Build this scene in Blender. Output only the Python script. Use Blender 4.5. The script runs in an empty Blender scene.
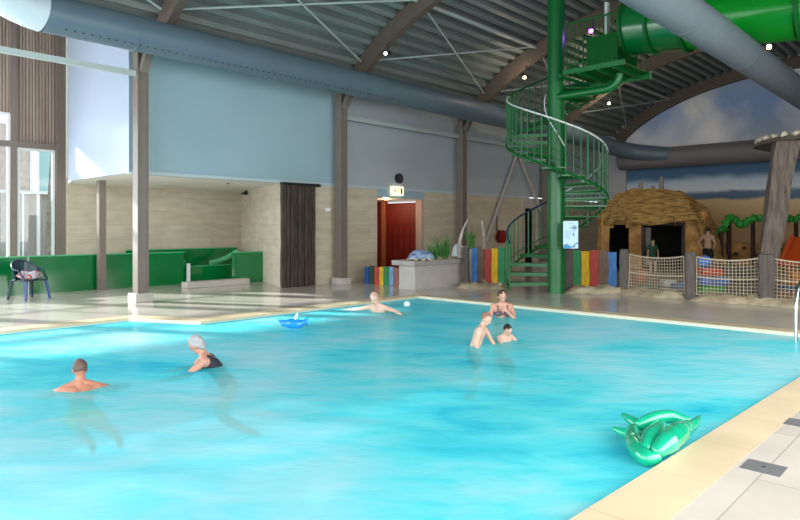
import bpy, bmesh, math, random
from mathutils import Vector, Matrix, noise
from mathutils.geometry import tessellate_polygon
random.seed(7)
PI = math.pi
S = bpy.context.scene
COL = S.collection

# ---------------------------------------------------------------- camera
F_PX, HOR, EYE = 638.0, 228.0, 1.7
ANG = math.atan2(600, 638)
cam = bpy.data.cameras.new('camera'); cam.sensor_width = 36; cam.lens = 36 * F_PX / 800
cam.shift_y = -(260 - HOR) / 800; cam.clip_end = 300
co = bpy.data.objects.new('camera', cam); COL.objects.link(co)
co.location = (0, 0, EYE); co.rotation_euler = (PI / 2, 0, ANG)
S.camera = co
FW = (-math.sin(ANG), math.cos(ANG)); RT = (math.cos(ANG), math.sin(ANG))
def at(x, y, d):
    r = (x - 400) / F_PX * d
    return Vector((r * RT[0] + d * FW[0], r * RT[1] + d * FW[1], EYE + (HOR - y) / F_PX * d))
def G(x, y, z=0.0): return at(x, y, (EYE - z) * F_PX / (y - HOR))
def onX(x, y, X): return at(x, y, X / ((x - 400) / F_PX * RT[0] + FW[0]))
def onY(x, y, Y): return at(x, y, Y / ((x - 400) / F_PX * RT[1] + FW[1]))

# ---------------------------------------------------------------- world, sun, daylight
S.view_settings.view_transform = 'Standard'; S.view_settings.look = 'None'
S.view_settings.gamma = 1; S.view_settings.use_curve_mapping = False
S.view_settings.exposure = 0.5
W = bpy.data.worlds.new('sky'); S.world = W; W.use_nodes = True
bg = W.node_tree.nodes['Background']; bg.inputs[0].default_value = (.72, .86, 1, 1); bg.inputs[1].default_value = 1.3
def area(name, loc, rot, sx, sy, power, col):
    l = bpy.data.lights.new(name, 'AREA'); l.shape = 'RECTANGLE'; l.size = sx; l.size_y = sy
    l.energy = power; l.color = col
    o = bpy.data.objects.new(name, l); COL.objects.link(o); o.location = loc; o.rotation_euler = rot
    return o
# daylight coming in through the glazed gable behind the pool, the glazed left side and the right-hand glazing
area('gable_window_daylight', (-8, -7.5, 3.4), (PI / 2 * .74, 0, 0), 20, 6, 1250, (.93, .97, 1))
area('left_window_daylight', (-19.6, -1.0, 2.6), (PI / 2 * .78, 0, -PI / 2), 11, 4.6, 700, (.93, .97, 1))
area('right_window_fill', (2.9, 5.5, 2.9), (PI / 2 * .72, 0, PI / 2), 16, 4.5, 1000, (1, .97, .92))  # unseen fill lamp, lengthened and tilted down to brighten the far water
sl = bpy.data.lights.new('sun', 'SUN'); sl.energy = 10; sl.angle = math.radians(1.5); sl.color = (1, .96, .9)
so = bpy.data.objects.new('sun', sl); COL.objects.link(so)
so.rotation_euler = Vector((.80, .42, -.36)).to_track_quat('-Z', 'Y').to_euler()

# ---------------------------------------------------------------- materials
def hexc(h):
    h = h.lstrip('#'); v = [int(h[i:i + 2], 16) / 255 for i in (0, 2, 4)]
    return tuple((c / 12.92 if c <= .04045 else ((c + .055) / 1.055) ** 2.4) for c in v) + (1,)
MATS = {}
def mat(name, col, rough=.6, metal=0, var=0, scale=5, stretch=(1, 1, 1), bump=0, bscale=None, col2=None, emit=0, spec=.5, trans=0, coat=0):
    """principled material: base colour varied by noise (col -> col2), optional bump"""
    if name in MATS: return MATS[name]
    m = bpy.data.materials.new(name); m.use_nodes = True; nt = m.node_tree; N = nt.nodes; L = nt.links
    p = N['Principled BSDF']; c = hexc(col)
    p.inputs['Base Color'].default_value = c; p.inputs['Roughness'].default_value = rough
    p.inputs['Metallic'].default_value = metal; p.inputs['Specular IOR Level'].default_value = spec
    p.inputs['Coat Weight'].default_value = coat
    if trans: p.inputs['Transmission Weight'].default_value = trans
    if emit:
        p.inputs['Emission Color'].default_value = c; p.inputs['Emission Strength'].default_value = emit
    tc = N.new('ShaderNodeTexCoord'); mp = N.new('ShaderNodeMapping'); mp.inputs['Scale'].default_value = stretch
    L.new(tc.outputs['Object'], mp.inputs['Vector'])
    if var or col2:
        n = N.new('ShaderNodeTexNoise'); n.inputs['Scale'].default_value = scale; n.inputs['Detail'].default_value = 5
        L.new(mp.outputs[0], n.inputs['Vector'])
        r = N.new('ShaderNodeValToRGB'); r.color_ramp.elements[0].position = .35; r.color_ramp.elements[1].position = .65
        if col2: a, b = c, hexc(col2)
        else: a = tuple(max(0, v * (1 - var)) for v in c[:3]) + (1,); b = tuple(min(1, v * (1 + var)) for v in c[:3]) + (1,)
        r.color_ramp.elements[0].color = a; r.color_ramp.elements[1].color = b
        L.new(n.outputs['Fac'], r.inputs['Fac']); L.new(r.outputs['Color'], p.inputs['Base Color'])
    if bump:
        n2 = N.new('ShaderNodeTexNoise'); n2.inputs['Scale'].default_value = bscale or scale * 3; n2.inputs['Detail'].default_value = 4
        L.new(mp.outputs[0], n2.inputs['Vector'])
        b = N.new('ShaderNodeBump'); b.inputs['Strength'].default_value = bump; b.inputs['Distance'].default_value = .03
        L.new(n2.outputs['Fac'], b.inputs['Height']); L.new(b.outputs[0], p.inputs['Normal'])
    MATS[name] = m; return m
def brickmat(name, c1, c2, mortar, bw, bh, msize, rough, axes, var=.15, offset=.5, spec=.5, nscale=1.5):
    """tiled / panelled surface; axes picks which object coordinates run across and up"""
    m = bpy.data.materials.new(name); m.use_nodes = True; nt = m.node_tree; N = nt.nodes; L = nt.links
    p = N['Principled BSDF']; p.inputs['Roughness'].default_value = rough; p.inputs['Specular IOR Level'].default_value = spec
    tc = N.new('ShaderNodeTexCoord'); sp = N.new('ShaderNodeSeparateXYZ'); cb = N.new('ShaderNodeCombineXYZ')
    L.new(tc.outputs['Object'], sp.inputs[0]); L.new(sp.outputs[axes[0]], cb.inputs[0]); L.new(sp.outputs[axes[1]], cb.inputs[1])
    b = N.new('ShaderNodeTexBrick'); b.inputs['Scale'].default_value = 1; b.inputs['Brick Width'].default_value = bw
    b.inputs['Row Height'].default_value = bh; b.inputs['Mortar Size'].default_value = msize; b.offset = offset
    b.inputs['Color1'].default_value = hexc(c1); b.inputs['Color2'].default_value = hexc(c2); b.inputs['Mortar'].default_value = hexc(mortar)
    b.inputs['Bias'].default_value = 0
    L.new(cb.outputs[0], b.inputs['Vector'])
    n = N.new('ShaderNodeTexNoise'); n.inputs['Scale'].default_value = nscale; n.inputs['Detail'].default_value = 6
    mp = N.new('ShaderNodeMapping'); mp.inputs['Scale'].default_value = (1, 1, 4 if axes[1] == 2 else 1)
    L.new(tc.outputs['Object'], mp.inputs[0]); L.new(mp.outputs[0], n.inputs['Vector'])
    mr = N.new('ShaderNodeMapRange'); mr.inputs[1].default_value = .3; mr.inputs[2].default_value = .7
    mr.inputs[3].default_value = 1 - var; mr.inputs[4].default_value = 1 + var
    L.new(n.outputs['Fac'], mr.inputs[0])
    mx = N.new('ShaderNodeVectorMath'); mx.operation = 'SCALE'
    L.new(b.outputs['Color'], mx.inputs[0]); L.new(mr.outputs[0], mx.inputs['Scale']); L.new(mx.outputs[0], p.inputs['Base Color'])
    return m

M_deck = brickmat('deck_tiles', '#c6bdb3', '#ccc3b9', '#aaa298', 2.4, 1.2, .005, .14, (1, 0), .07)
M_rdeck = M_deck
M_coping = brickmat('coping_stone', '#d3bd9b', '#dac6a6', '#c0aa89', .9, 5, .005, .35, (1, 0), .10, 0)
M_copingx = brickmat('coping_stone_across', '#d3bd9b', '#dac6a6', '#c0aa89', .9, 5, .005, .35, (0, 1), .10, 0)
M_stone = brickmat('travertine_panels', '#c6bba6', '#bdb19b', '#a99d88', 1.8, .45, .005, .6, (1, 2), .12)
M_blue = mat('pale_blue_wall_panels', '#97b1bb', .35, var=.03, scale=.6)
M_white = mat('white_paint', '#dcdcd6', .7)
M_soffit = mat('white_soffit', '#e8e6de', .7)
M_steel = mat('taupe_painted_steel', '#736a62', .4, var=.05, scale=4)
M_pl = mat('concrete_plinth', '#b7b1a8', .7, var=.08, scale=6)
M_glulam = mat('arch_timber', '#5c5045', .65, var=.12, scale=3, stretch=(1, 6, 6))
M_roof = mat('roof_deck_metal', '#78827f', .5, metal=0, var=.05, scale=1)
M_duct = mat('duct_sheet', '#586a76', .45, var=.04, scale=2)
M_duct2 = mat('grey_duct_sheet', '#69747d', .5, var=.05, scale=2)
M_rod = mat('grey_rod', '#a9b5b2', .5)
M_green = mat('green_paint', '#035d28', .35, var=.06, scale=3)
M_greend = mat('dark_green_paint', '#04561f', .6, spec=.2)
M_gglass = mat('green_panel', '#046c34', .12, var=.08, scale=1.2, coat=.3)
M_wood = mat('grey_weathered_wood', '#57504b', .85, var=.25, scale=7, stretch=(3, 3, .4), bump=.6, bscale=18)
M_darkwood = mat('dark_plank_wood', '#453a32', .85, var=.5, scale=6, stretch=(4, 4, .35), bump=.6, bscale=20)
M_black = mat('black_plastic', '#16181c', .5)
M_chrome = mat('brushed_chrome', '#c9cdd0', .2, metal=1)
M_rope = mat('cream_rope', '#b8ab93', .9)
M_sand = mat('rough_sandstone', '#cdbb9f', .95, col2='#a39276', scale=3.5, bump=1, bscale=8)
M_thatch = mat('thatch', '#c9a05a', .95, col2='#7d6036', scale=2.2, stretch=(1.6, 3.2, 7), bump=1, bscale=9)
M_hutwall = mat('hut_plaster', '#c8975a', .95, col2='#9c7240', scale=3, bump=.8, bscale=9)
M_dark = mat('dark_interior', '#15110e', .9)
M_clad = None

# ---------------------------------------------------------------- mesh helpers
def R3(rz=0, rx=0, ry=0): return Matrix.Rotation(rz, 3, 'Z') @ Matrix.Rotation(ry, 3, 'Y') @ Matrix.Rotation(rx, 3, 'X')
def box(bm, lo, hi, M=None, bev=0):
    lo = Vector(lo); hi = Vector(hi)
    r = bmesh.ops.create_cube(bm, size=1)['verts']
    for v in r:
        v.co = Vector([(lo[i] + hi[i]) / 2 + v.co[i] * (hi[i] - lo[i]) for i in range(3)])
    if bev:
        es = list({e for v in r for e in v.link_edges})
        q = bmesh.ops.bevel(bm, geom=es, offset=bev, segments=2, affect='EDGES', profile=.5)
        r = list({v for f in q['faces'] for v in f.verts} | {v for v in r if v.is_valid})
    if M is not None:
        for v in r: v.co = M @ v.co
    return r
def prism(bm, poly, z0, z1):
    a = [bm.verts.new((p[0], p[1], z0)) for p in poly]; b = [bm.verts.new((p[0], p[1], z1)) for p in poly]
    n = len(poly)
    bm.faces.new(a[::-1]); bm.faces.new(b)
    for i in range(n): bm.faces.new((a[i], a[(i + 1) % n], b[(i + 1) % n], b[i]))
def tube(bm, pts, rad, seg=10, closed=False, caps=True):
    pts = [Vector(p) for p in pts]; n = len(pts)
    rs = rad if isinstance(rad, (list, tuple)) else [rad] * n
    rings = []; up = None
    for i, p in enumerate(pts):
        if closed: t = (pts[(i + 1) % n] - pts[i - 1])
        else: t = pts[min(i + 1, n - 1)] - pts[max(i - 1, 0)]
        t.normalize()
        if up is None: up = Vector((0, 0, 1)) if abs(t.z) < .9 else Vector((1, 0, 0))
        s = t.cross(up)
        if s.length < 1e-4: s = t.cross(Vector((1, 0, .3)))
        s.normalize(); u = s.cross(t).normalized(); up = u
        rings.append([bm.verts.new(p + (s * math.cos(2 * PI * k / seg) + u * math.sin(2 * PI * k / seg)) * rs[i]) for k in range(seg)])
    m = n if closed else n - 1
    for i in range(m):
        a, b = rings[i], rings[(i + 1) % n]
        for k in range(seg): bm.faces.new((a[k], a[(k + 1) % seg], b[(k + 1) % seg], b[k]))
    if caps and not closed:
        bm.faces.new(rings[0][::-1]); bm.faces.new(rings[-1])
def ball(bm, c, r, seg=16, M=None):
    rr = r if isinstance(r, (tuple, list)) else (r, r, r)
    q = bmesh.ops.create_uvsphere(bm, u_segments=seg, v_segments=max(6, seg // 2 + 2), radius=1)['verts']
    for v in q:
        w = Vector((v.co.x * rr[0], v.co.y * rr[1], v.co.z * rr[2]))
        v.co = (M @ w if M is not None else w) + Vector(c)
    return q
def lumpy(verts, amp, sc, seed=0):
    for v in verts: v.co += noise.noise_vector(v.co * sc + Vector((seed, seed, 0))) * amp
def wm(o):
    m = Matrix.Identity(4)
    while o is not None:
        m = Matrix.Translation(o.location) @ o.rotation_euler.to_matrix().to_4x4() @ m; o = o.parent
    return m
def obj(name, bm, m, parent=None, smooth=False, base=True, kind=None, label=None, cat=None, group=None):
    bmesh.ops.recalc_face_normals(bm, faces=bm.faces[:])
    me = bpy.data.meshes.new(name); bm.to_mesh(me); bm.free()
    for x in (m if isinstance(m, list) else [m]): me.materials.append(x)
    if smooth:
        try: me.set_sharp_from_angle(angle=math.radians(40))
        except Exception: pass
        me.polygons.foreach_set('use_smooth', [True] * len(me.polygons))
        try: me.set_sharp_from_angle(angle=math.radians(40))
        except Exception: pass
    o = bpy.data.objects.new(name, me); COL.objects.link(o)
    if parent is not None:
        me.transform(wm(parent).inverted()); o.parent = parent
    elif base and len(me.vertices):
        xs = [v.co for v in me.vertices]
        c = Vector(((min(v.x for v in xs) + max(v.x for v in xs)) / 2, (min(v.y for v in xs) + max(v.y for v in xs)) / 2, min(v.z for v in xs)))
        me.transform(Matrix.Translation(-c)); o.location = c
    tagp(o, label, cat, group, kind)
    return o
def tagp(o, label=None, cat=None, group=None, kind=None):
    if label: o['label'] = label
    if cat: o['category'] = cat
    if group: o['group'] = group
    if kind: o['kind'] = kind
def thing(name, label, cat, loc=(0, 0, 0), rz=0, group=None):
    o = bpy.data.objects.new(name, None); COL.objects.link(o); o.location = loc; o.rotation_euler = (0, 0, rz)
    o.empty_display_size = .2
    tagp(o, label, cat, group); return o
def struct(name, bm, m, label=None, cat=None, smooth=False):
    return obj(name, bm, m, None, smooth, False, 'structure', label, cat)
B = bmesh.new

# ---------------------------------------------------------------- pool outline and floor
XL, XL2, YF, YN = -12.0, -10.6, 11.96, -4.0
XR0, XR1, XO0, XO1 = -2.07, -1.55, -1.50, -1.29      # near / far x of the right pool edge and of its coping
CW = .36
pool = [(XL, YN), (XR0, YN), (XR1, YF), (XL2, YF), (XL2, 5.98), (XL, 5.26)]
outer = [(XL - CW, YN - CW), (XO0, YN - CW), (XO1, YF + CW), (XL2 - CW, YF + CW), (XL2 - CW, 6.2), (XL - CW, 5.5)]
def ringpoly(bm, out, inn, z0, z1):
    loops = [[Vector((p[0], p[1], 0)) for p in out], [Vector((p[0], p[1], 0)) for p in inn]]
    allp = out + inn
    tris = tessellate_polygon(loops)
    top = [bm.verts.new((p[0], p[1], z1)) for p in allp]; bot = [bm.verts.new((p[0], p[1], z0)) for p in allp]
    for t in tris:
        bm.faces.new([top[i] for i in t]); bm.faces.new([bot[i] for i in t][::-1])
    for off, lp in ((0, out), (len(out), inn)):
        n = len(lp)
        for i in range(n):
            a, b = off + i, off + (i + 1) % n
            bm.faces.new((top[a], top[b], bot[b], bot[a]))
bm = B(); ringpoly(bm, [(-21.5, -8.5), (3.2, -8.5), (3.2, 31), (-21.5, 31)], outer, -.15, 0)
struct('floor', bm, M_deck)
# coping as separate straight runs so joints follow each side
def strip(name, p, m, label):
    b = B(); prism(b, p, -.05, .001); struct(name, b, m)
o_, i_ = outer, pool
strip('trim_1', [i_[1], o_[1], o_[2], i_[2]], M_coping, '')
strip('trim_2', [i_[2], o_[2], o_[3], i_[3]], M_copingx, '')
strip('trim_3', [i_[3], o_[3], o_[4], i_[4]], M_coping, '')
strip('trim_4', [i_[4], o_[4], o_[5], i_[5]], M_copingx, '')
strip('trim_5', [i_[5], o_[5], o_[0], i_[0]], M_coping, '')
strip('trim_6', [i_[0], o_[0], o_[1], i_[1]], M_copingx, '')
M_basin = brickmat('pool_tiles', '#7fe0ee', '#86e4f0', '#a8ecf4', .15, .15, .006, .5, (0, 1), .05, 0)
bm = B()
ZB = -1.3
v = [bm.verts.new((p[0], p[1], ZB)) for p in pool]; bm.faces.new(v)
w = [bm.verts.new((p[0], p[1], -.05)) for p in pool]
for i in range(6): bm.faces.new((v[i], v[(i + 1) % 6], w[(i + 1) % 6], w[i]))
bmesh.ops.recalc_face_normals(bm, faces=bm.faces[:])
struct('floor_pool_basin', bm, M_basin)
# step ledge by the jog, white
# water
ZW = -.06
def watermat():
    m = bpy.data.materials.new('pool_water'); m.use_nodes = True; nt = m.node_tree; N = nt.nodes; L = nt.links
    N.remove(N['Principled BSDF']); out = N['Material Output']
    tc = N.new('ShaderNodeTexCoord')
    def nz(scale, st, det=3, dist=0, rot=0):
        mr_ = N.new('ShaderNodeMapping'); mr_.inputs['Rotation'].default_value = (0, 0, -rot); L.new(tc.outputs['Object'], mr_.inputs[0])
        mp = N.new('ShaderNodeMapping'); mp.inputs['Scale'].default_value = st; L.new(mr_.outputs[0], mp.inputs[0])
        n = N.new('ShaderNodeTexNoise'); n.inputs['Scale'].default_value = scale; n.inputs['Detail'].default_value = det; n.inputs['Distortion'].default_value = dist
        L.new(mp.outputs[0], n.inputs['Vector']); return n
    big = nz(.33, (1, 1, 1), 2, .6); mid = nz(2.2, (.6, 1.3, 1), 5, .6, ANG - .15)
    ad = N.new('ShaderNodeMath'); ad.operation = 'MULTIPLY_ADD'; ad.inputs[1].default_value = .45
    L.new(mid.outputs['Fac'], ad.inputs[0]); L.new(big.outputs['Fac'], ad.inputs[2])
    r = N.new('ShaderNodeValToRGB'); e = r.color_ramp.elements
    e[0].position = .47; e[0].color = hexc('#02c6ea'); e[1].position = .92; e[1].color = hexc('#c6f6fb')  # pale stops paint bright light streaks and glints into the diffuse colour
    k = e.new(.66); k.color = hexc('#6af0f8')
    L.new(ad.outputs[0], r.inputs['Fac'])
    d = N.new('ShaderNodeBsdfDiffuse'); L.new(r.outputs['Color'], d.inputs['Color'])
    t = N.new('ShaderNodeBsdfTransparent'); t.inputs['Color'].default_value = (.55, .96, 1, 1)
    m1 = N.new('ShaderNodeMixShader'); m1.inputs[0].default_value = .55
    L.new(t.outputs[0], m1.inputs[1]); L.new(d.outputs[0], m1.inputs[2])
    g = N.new('ShaderNodeBsdfGlossy'); g.inputs['Roughness'].default_value = .16
    fr = N.new('ShaderNodeFresnel'); fr.inputs['IOR'].default_value = 1.33
    fm = N.new('ShaderNodeMath'); fm.operation = 'MULTIPLY'; fm.inputs[1].default_value = .3
    L.new(fr.outputs[0], fm.inputs[0])
    bn = nz(5, (.7, 1.3, 1), 3, .5, ANG)
    bu = N.new('ShaderNodeBump'); bu.inputs['Strength'].default_value = .5; bu.inputs['Distance'].default_value = .06
    L.new(bn.outputs['Fac'], bu.inputs['Height'])
    L.new(bu.outputs[0], g.inputs['Normal']); L.new(bu.outputs[0], fr.inputs['Normal'])
    m2 = N.new('ShaderNodeMixShader'); L.new(fm.outputs[0], m2.inputs[0]); L.new(m1.outputs[0], m2.inputs[1]); L.new(g.outputs[0], m2.inputs[2])
    L.new(m2.outputs[0], out.inputs['Surface']); return m
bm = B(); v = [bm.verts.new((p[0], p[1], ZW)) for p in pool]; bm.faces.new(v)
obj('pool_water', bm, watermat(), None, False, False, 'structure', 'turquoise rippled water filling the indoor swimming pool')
# white overflow tile line just above the water
bm = B()
M_line = mat('white_pool_edge_tile', '#d8d2bd', .4)
for a, b in ((2, 3), (4, 5)):
    p = Vector(pool[a] + (0,)); q = Vector(pool[b] + (0,)); n = (q - p).normalized(); s = Vector((-n.y, n.x, 0)) * .02
    vs = [p, q, q + s, p + s]
    prism(bm, [(t.x, t.y) for t in vs], -.09, -.004)
struct('trim_7', bm, M_line)

# ---------------------------------------------------------------- hall shell
WX = -14.9; YE = 30.8
AX, A0Z, AA, AB = -6.0, 4.0, 8.5, 4.33     # elliptical arch underside: centre, half width, rise
def archz(x, up=0): return A0Z + (AB + up) * math.sqrt(max(0, 1 - ((x - AX) / (AA + up)) ** 2))
def archp(a, off=0):
    nx, nz = math.sin(a) / AA, math.cos(a) / AB; l = math.hypot(nx, nz)
    return AX + AA * math.sin(a) + off * nx / l, A0Z + AB * math.cos(a) + off * nz / l
# corrugated deck
bm = B(); prof = []
# ribs evenly spaced along the curve
fine = [archp(-1.16 + (2.55) * i / 1500, .5) for i in range(1501)]
fine = [p for p in fine if p[0] > -14.0 and p[0] < 3.1]
cum = [0.0]
for p, q in zip(fine, fine[1:]): cum.append(cum[-1] + math.hypot(q[0] - p[0], q[1] - p[1]))
def along(d, off):
    import bisect
    i = min(max(bisect.bisect(cum, d) - 1, 0), len(fine) - 2); p, q = fine[i], fine[i + 1]; l = cum[i + 1] - cum[i]; k = (d - cum[i]) / l
    tx, tz = (q[0] - p[0]) / l, (q[1] - p[1]) / l
    return p[0] + (q[0] - p[0]) * k - tz * off, p[1] + (q[1] - p[1]) * k + tx * off
prof = [(-14.95, 6.45)]
nrib = int(cum[-1] / .36)
for i in range(nrib):
    for k, h in ((0.0, 0), (.42, 0), (.5, .19), (.92, .19)): prof.append(along((i + k) * .36, h))
prof.append((3.25, prof[-1][1] - .1))
rows = [[bm.verts.new((x, y, z)) for x, z in prof] for y in (-8.5, 10, YE + .1)]
for a, b in zip(rows, rows[1:]):
    for i in range(len(prof) - 1): bm.faces.new((a[i], a[i + 1], b[i + 1], b[i]))
struct('ceiling', bm, M_roof)
bm = B(); box(bm, (-21.5, -8.5, 8.6), (-14.3, YE, 8.8)); struct('ceiling_annex', bm, M_white)
# blue upper wall and box
bm = B(); box(bm, (WX - .25, 6.6, 3.05), (WX, 12.9, 8.6)); struct('wall_left', bm, M_blue)
bm = B(); box(bm, (WX - .25, 12.9, 3.05), (WX, YE, 8.6)); struct('wall_left_far', bm, mat('grey_white_wall_panels', '#a7b0b6', .5, var=.03, scale=.6))
M_box = mat('bluish_white_gloss_panel', '#a3b0c4', .25, var=.03, scale=.8)
bm = B(); box(bm, (-18.7, 6.55, 3.0), (WX, 6.6, 8.6)); struct('wall_box_side', bm, M_box)
bm = B(); box(bm, (WX - .25, 6.6, 2.98), (WX + .03, 24.0, 3.06)); struct('trim_8', bm, mat('pale_blue_trim', '#b4c3c8', .4))
bm = B(); prism(bm, [(WX - .25, 6.62), (WX - .25, 12.3), (-20.04, 13.2), (-20.04, 7.0), (-18.7, 6.62)], 3.0, 3.2); struct('ceiling_niche', bm, M_soffit)
bm = B(); box(bm, (-20.3, 6.98, 0), (-20.05, 13.2, 3.2)); struct('wall_niche_back', bm, M_stone)
bm = B(); box(bm, (-20.3, 6.98, 3.2), (-20.05, 13.2, 8.6)); struct('wall_annex_upper', bm, M_white)
bm = B(); prism(bm, [(WX, 10.95), (WX, 11.2), (-20.05, 13.15), (-20.05, 12.9)], 0, 3.06)
M_stone2 = brickmat('travertine_panels_across', '#cfc5b2', '#c6bca8', '#b3a893', 1.8, .45, .005, .6, (0, 2), .12)
struct('wall_niche_side', bm, M_stone2)
bm = B()
for y0, y1, z0, z1 in ((11.2, 14.75, 0, 3.0), (17.05, 23.7, 0, 3.0), (23.7, 24.75, 2.75, 3.0), (24.75, YE, 0, 3.0)): box(bm, (WX - .3, y0, z0), (WX, y1, z1))
struct('wall_left_lower', bm, M_stone)
bm = B(); box(bm, (WX - .3, 14.75, 2.72), (WX + .004, 17.05, 3.0)); struct('trim_9', bm, M_blue)
# corridor behind the opening, red door wall facing the camera
M_red = mat('dark_red_door', '#661710', .5, var=.15, scale=2)
M_or = mat('orange_brown_wall', '#a8603c', .7, var=.1, scale=2)
bm = B(); box(bm, (-20, 14.5, 0), (-15.2, 14.75, 2.8)); box(bm, (-20, 14.5, 0), (-19.8, 18.5, 2.8)); struct('wall_corridor', bm, M_or)
bm = B(); box(bm, (-20, 14.5, 2.72), (-15.2, 18.5, 2.8)); struct('ceiling_corridor', bm, M_white)
bm = B(); box(bm, (-15.2, 16.98, 0), (WX, 17.05, 2.72)); struct('trim_10', bm, mat('taupe_reveal', '#a08c80', .6))
d = thing('door_1', 'dark red double door with grid panels in the opening beside the planter', 'door', (-15.9, 17.1, 0)); d['kind'] = 'structure'
bm = B(); box(bm, (-16.75, 17.05, 0), (-15.2, 17.13, 2.62)); dl_ = obj('door_leaf', bm, M_red, d)
bm = B()
for k in range(6): box(bm, (-16.7 + k * .29, 17.025, .1), (-16.675 + k * .29, 17.05, 1.8))
for z in (.1, .5, .95, 1.4, 1.8): box(bm, (-16.7, 17.02, z), (-15.25, 17.05, z + .03))
obj('grille', bm, mat('very_dark_red', '#4a1410', .5), dl_)
bm = B(); box(bm, (-16.95, 17.0, 0), (-16.75, 17.15, 2.72)); obj('door_frame', bm, mat('orange_door_frame', '#8f5638', .6), d)
bm = B(); box(bm, (-19.8, 17.1, 0), (-16.95, 17.3, 2.72)); struct('wall_corridor_end', bm, mat('deep_red_panel', '#5c130e', .6))
M_warm = mat('warm_lamp_glass', '#ffe2b8', .4, emit=14)
for k, (x, y) in enumerate(((-15.7, 16.0), (-16.6, 15.9))):
    bm = B(); tube(bm, [(x, y, 2.70), (x, y, 2.735)], .08, 16)
    obj('downlight', bm, M_warm, None, label=('round warm downlight in the corridor ceiling nearest the pool hall', 'round warm downlight deeper in the corridor ceiling')[k], cat='downlight', group='corridor downlights')
    l = bpy.data.lights.new('downlight_bulb', 'POINT'); l.energy = 14; l.color = (1, .62, .35); l.shadow_soft_size = .08
    q = bpy.data.objects.new('downlight_bulb', l); COL.objects.link(q); q.location = (x, y, 2.55)
# dark doorway further back
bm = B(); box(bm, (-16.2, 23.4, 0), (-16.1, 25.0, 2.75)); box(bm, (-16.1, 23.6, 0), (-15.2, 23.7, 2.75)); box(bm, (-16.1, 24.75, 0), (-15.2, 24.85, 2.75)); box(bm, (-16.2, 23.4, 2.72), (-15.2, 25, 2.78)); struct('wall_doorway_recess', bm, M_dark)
bm = B(); box(bm, (WX - .05, 23.5, 2.55), (WX + .03, 24.95, 2.98)); struct('trim_11', bm, M_pl)

# end wall with the mural
def mural():
    m = bpy.data.materials.new('beach_mural_paint'); m.use_nodes = True; nt = m.node_tree; N = nt.nodes; L = nt.links
    p = N['Principled BSDF']; p.inputs['Roughness'].default_value = .8
    tc = N.new('ShaderNodeTexCoord'); sp = N.new('ShaderNodeSeparateXYZ'); L.new(tc.outputs['Object'], sp.inputs[0])
    mp = N.new('ShaderNodeMapping'); mp.inputs['Scale'].default_value = (.35, 1, .7); L.new(tc.outputs['Object'], mp.inputs[0])
    n = N.new('ShaderNodeTexNoise'); n.inputs['Scale'].default_value = 1; n.inputs['Detail'].default_value = 5; n.inputs['Distortion'].default_value = .8
    L.new(mp.outputs[0], n.inputs['Vector'])
    # wobble the height a little so bands are painterly
    a = N.new('ShaderNodeMath'); a.operation = 'MULTIPLY_ADD'; a.inputs[1].default_value = .7; L.new(n.outputs['Fac'], a.inputs[0]); L.new(sp.outputs['Z'], a.inputs[2])
    s = N.new('ShaderNodeMath'); s.operation = 'MULTIPLY'; s.inputs[1].default_value = .1; L.new(a.outputs[0], s.inputs[0])
    r = N.new('ShaderNodeValToRGB'); e = r.color_ramp.elements
    stops = [(0, '#a88a62'), (.20, '#c2a278'), (.285, '#d0b084'), (.325, '#dcc095'), (.335, '#566f88'), (.36, '#667f98'), (.375, '#dde2e4'), (.42, '#c0d0de'), (.45, '#587a98'), (.52, '#56789a'), (.6, '#aab8cc'), (.75, '#8fb0e4'), (1, '#b5b6c4')]
    e[0].position = 0; e[0].color = hexc(stops[0][1]); e[1].position = 1; e[1].color = hexc(stops[-1][1])
    for q, h in stops[1:-1]: k = e.new(q); k.color = hexc(h)
    L.new(s.outputs[0], r.inputs['Fac'])
    cl = N.new('ShaderNodeTexNoise'); cl.inputs['Scale'].default_value = .32; cl.inputs['Detail'].default_value = 5; cl.inputs['Distortion'].default_value = .3
    L.new(tc.outputs['Object'], cl.inputs['Vector'])
    cr = N.new('ShaderNodeMapRange'); cr.inputs[1].default_value = .36; cr.inputs[2].default_value = .6; L.new(cl.outputs['Fac'], cr.inputs[0])
    hz = N.new('ShaderNodeMapRange'); hz.inputs[1].default_value = 4.6; hz.inputs[2].default_value = 5.6; L.new(sp.outputs['Z'], hz.inputs[0])
    mu = N.new('ShaderNodeMath'); mu.operation = 'MULTIPLY'; L.new(cr.outputs[0], mu.inputs[0]); L.new(hz.outputs[0], mu.inputs[1])
    mx = N.new('ShaderNodeMix'); mx.data_type = 'RGBA'; mx.inputs['B'].default_value = hexc('#f6f5f7')
    L.new(mu.outputs[0], mx.inputs['Factor']); L.new(r.outputs['Color'], mx.inputs['A']); L.new(mx.outputs['Result'], p.inputs['Base Color'])
    return m
bm = B(); pts = [(-13.55, 0), (3.2, 0)] + [(x, archz(x, .8)) for x in [3.2 - (16.75) * i / 24 for i in range(25)]]
a = [bm.verts.new((x, YE, z)) for x, z in pts]; b = [bm.verts.new((x, YE + .25, z)) for x, z in pts]
bm.faces.new(a); bm.faces.new(b[::-1])
for i in range(len(pts)): j = (i + 1) % len(pts); bm.faces.new((a[i], b[i], b[j], a[j]))
struct('wall_end', bm, mural())
bm = B(); box(bm, (-14.95, YE - .15, 0), (-13.5, YE + .25, 6.9)); struct('wall_end_corner', bm, mat('greyish_white_wall', '#b9b8ba', .7))

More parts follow.
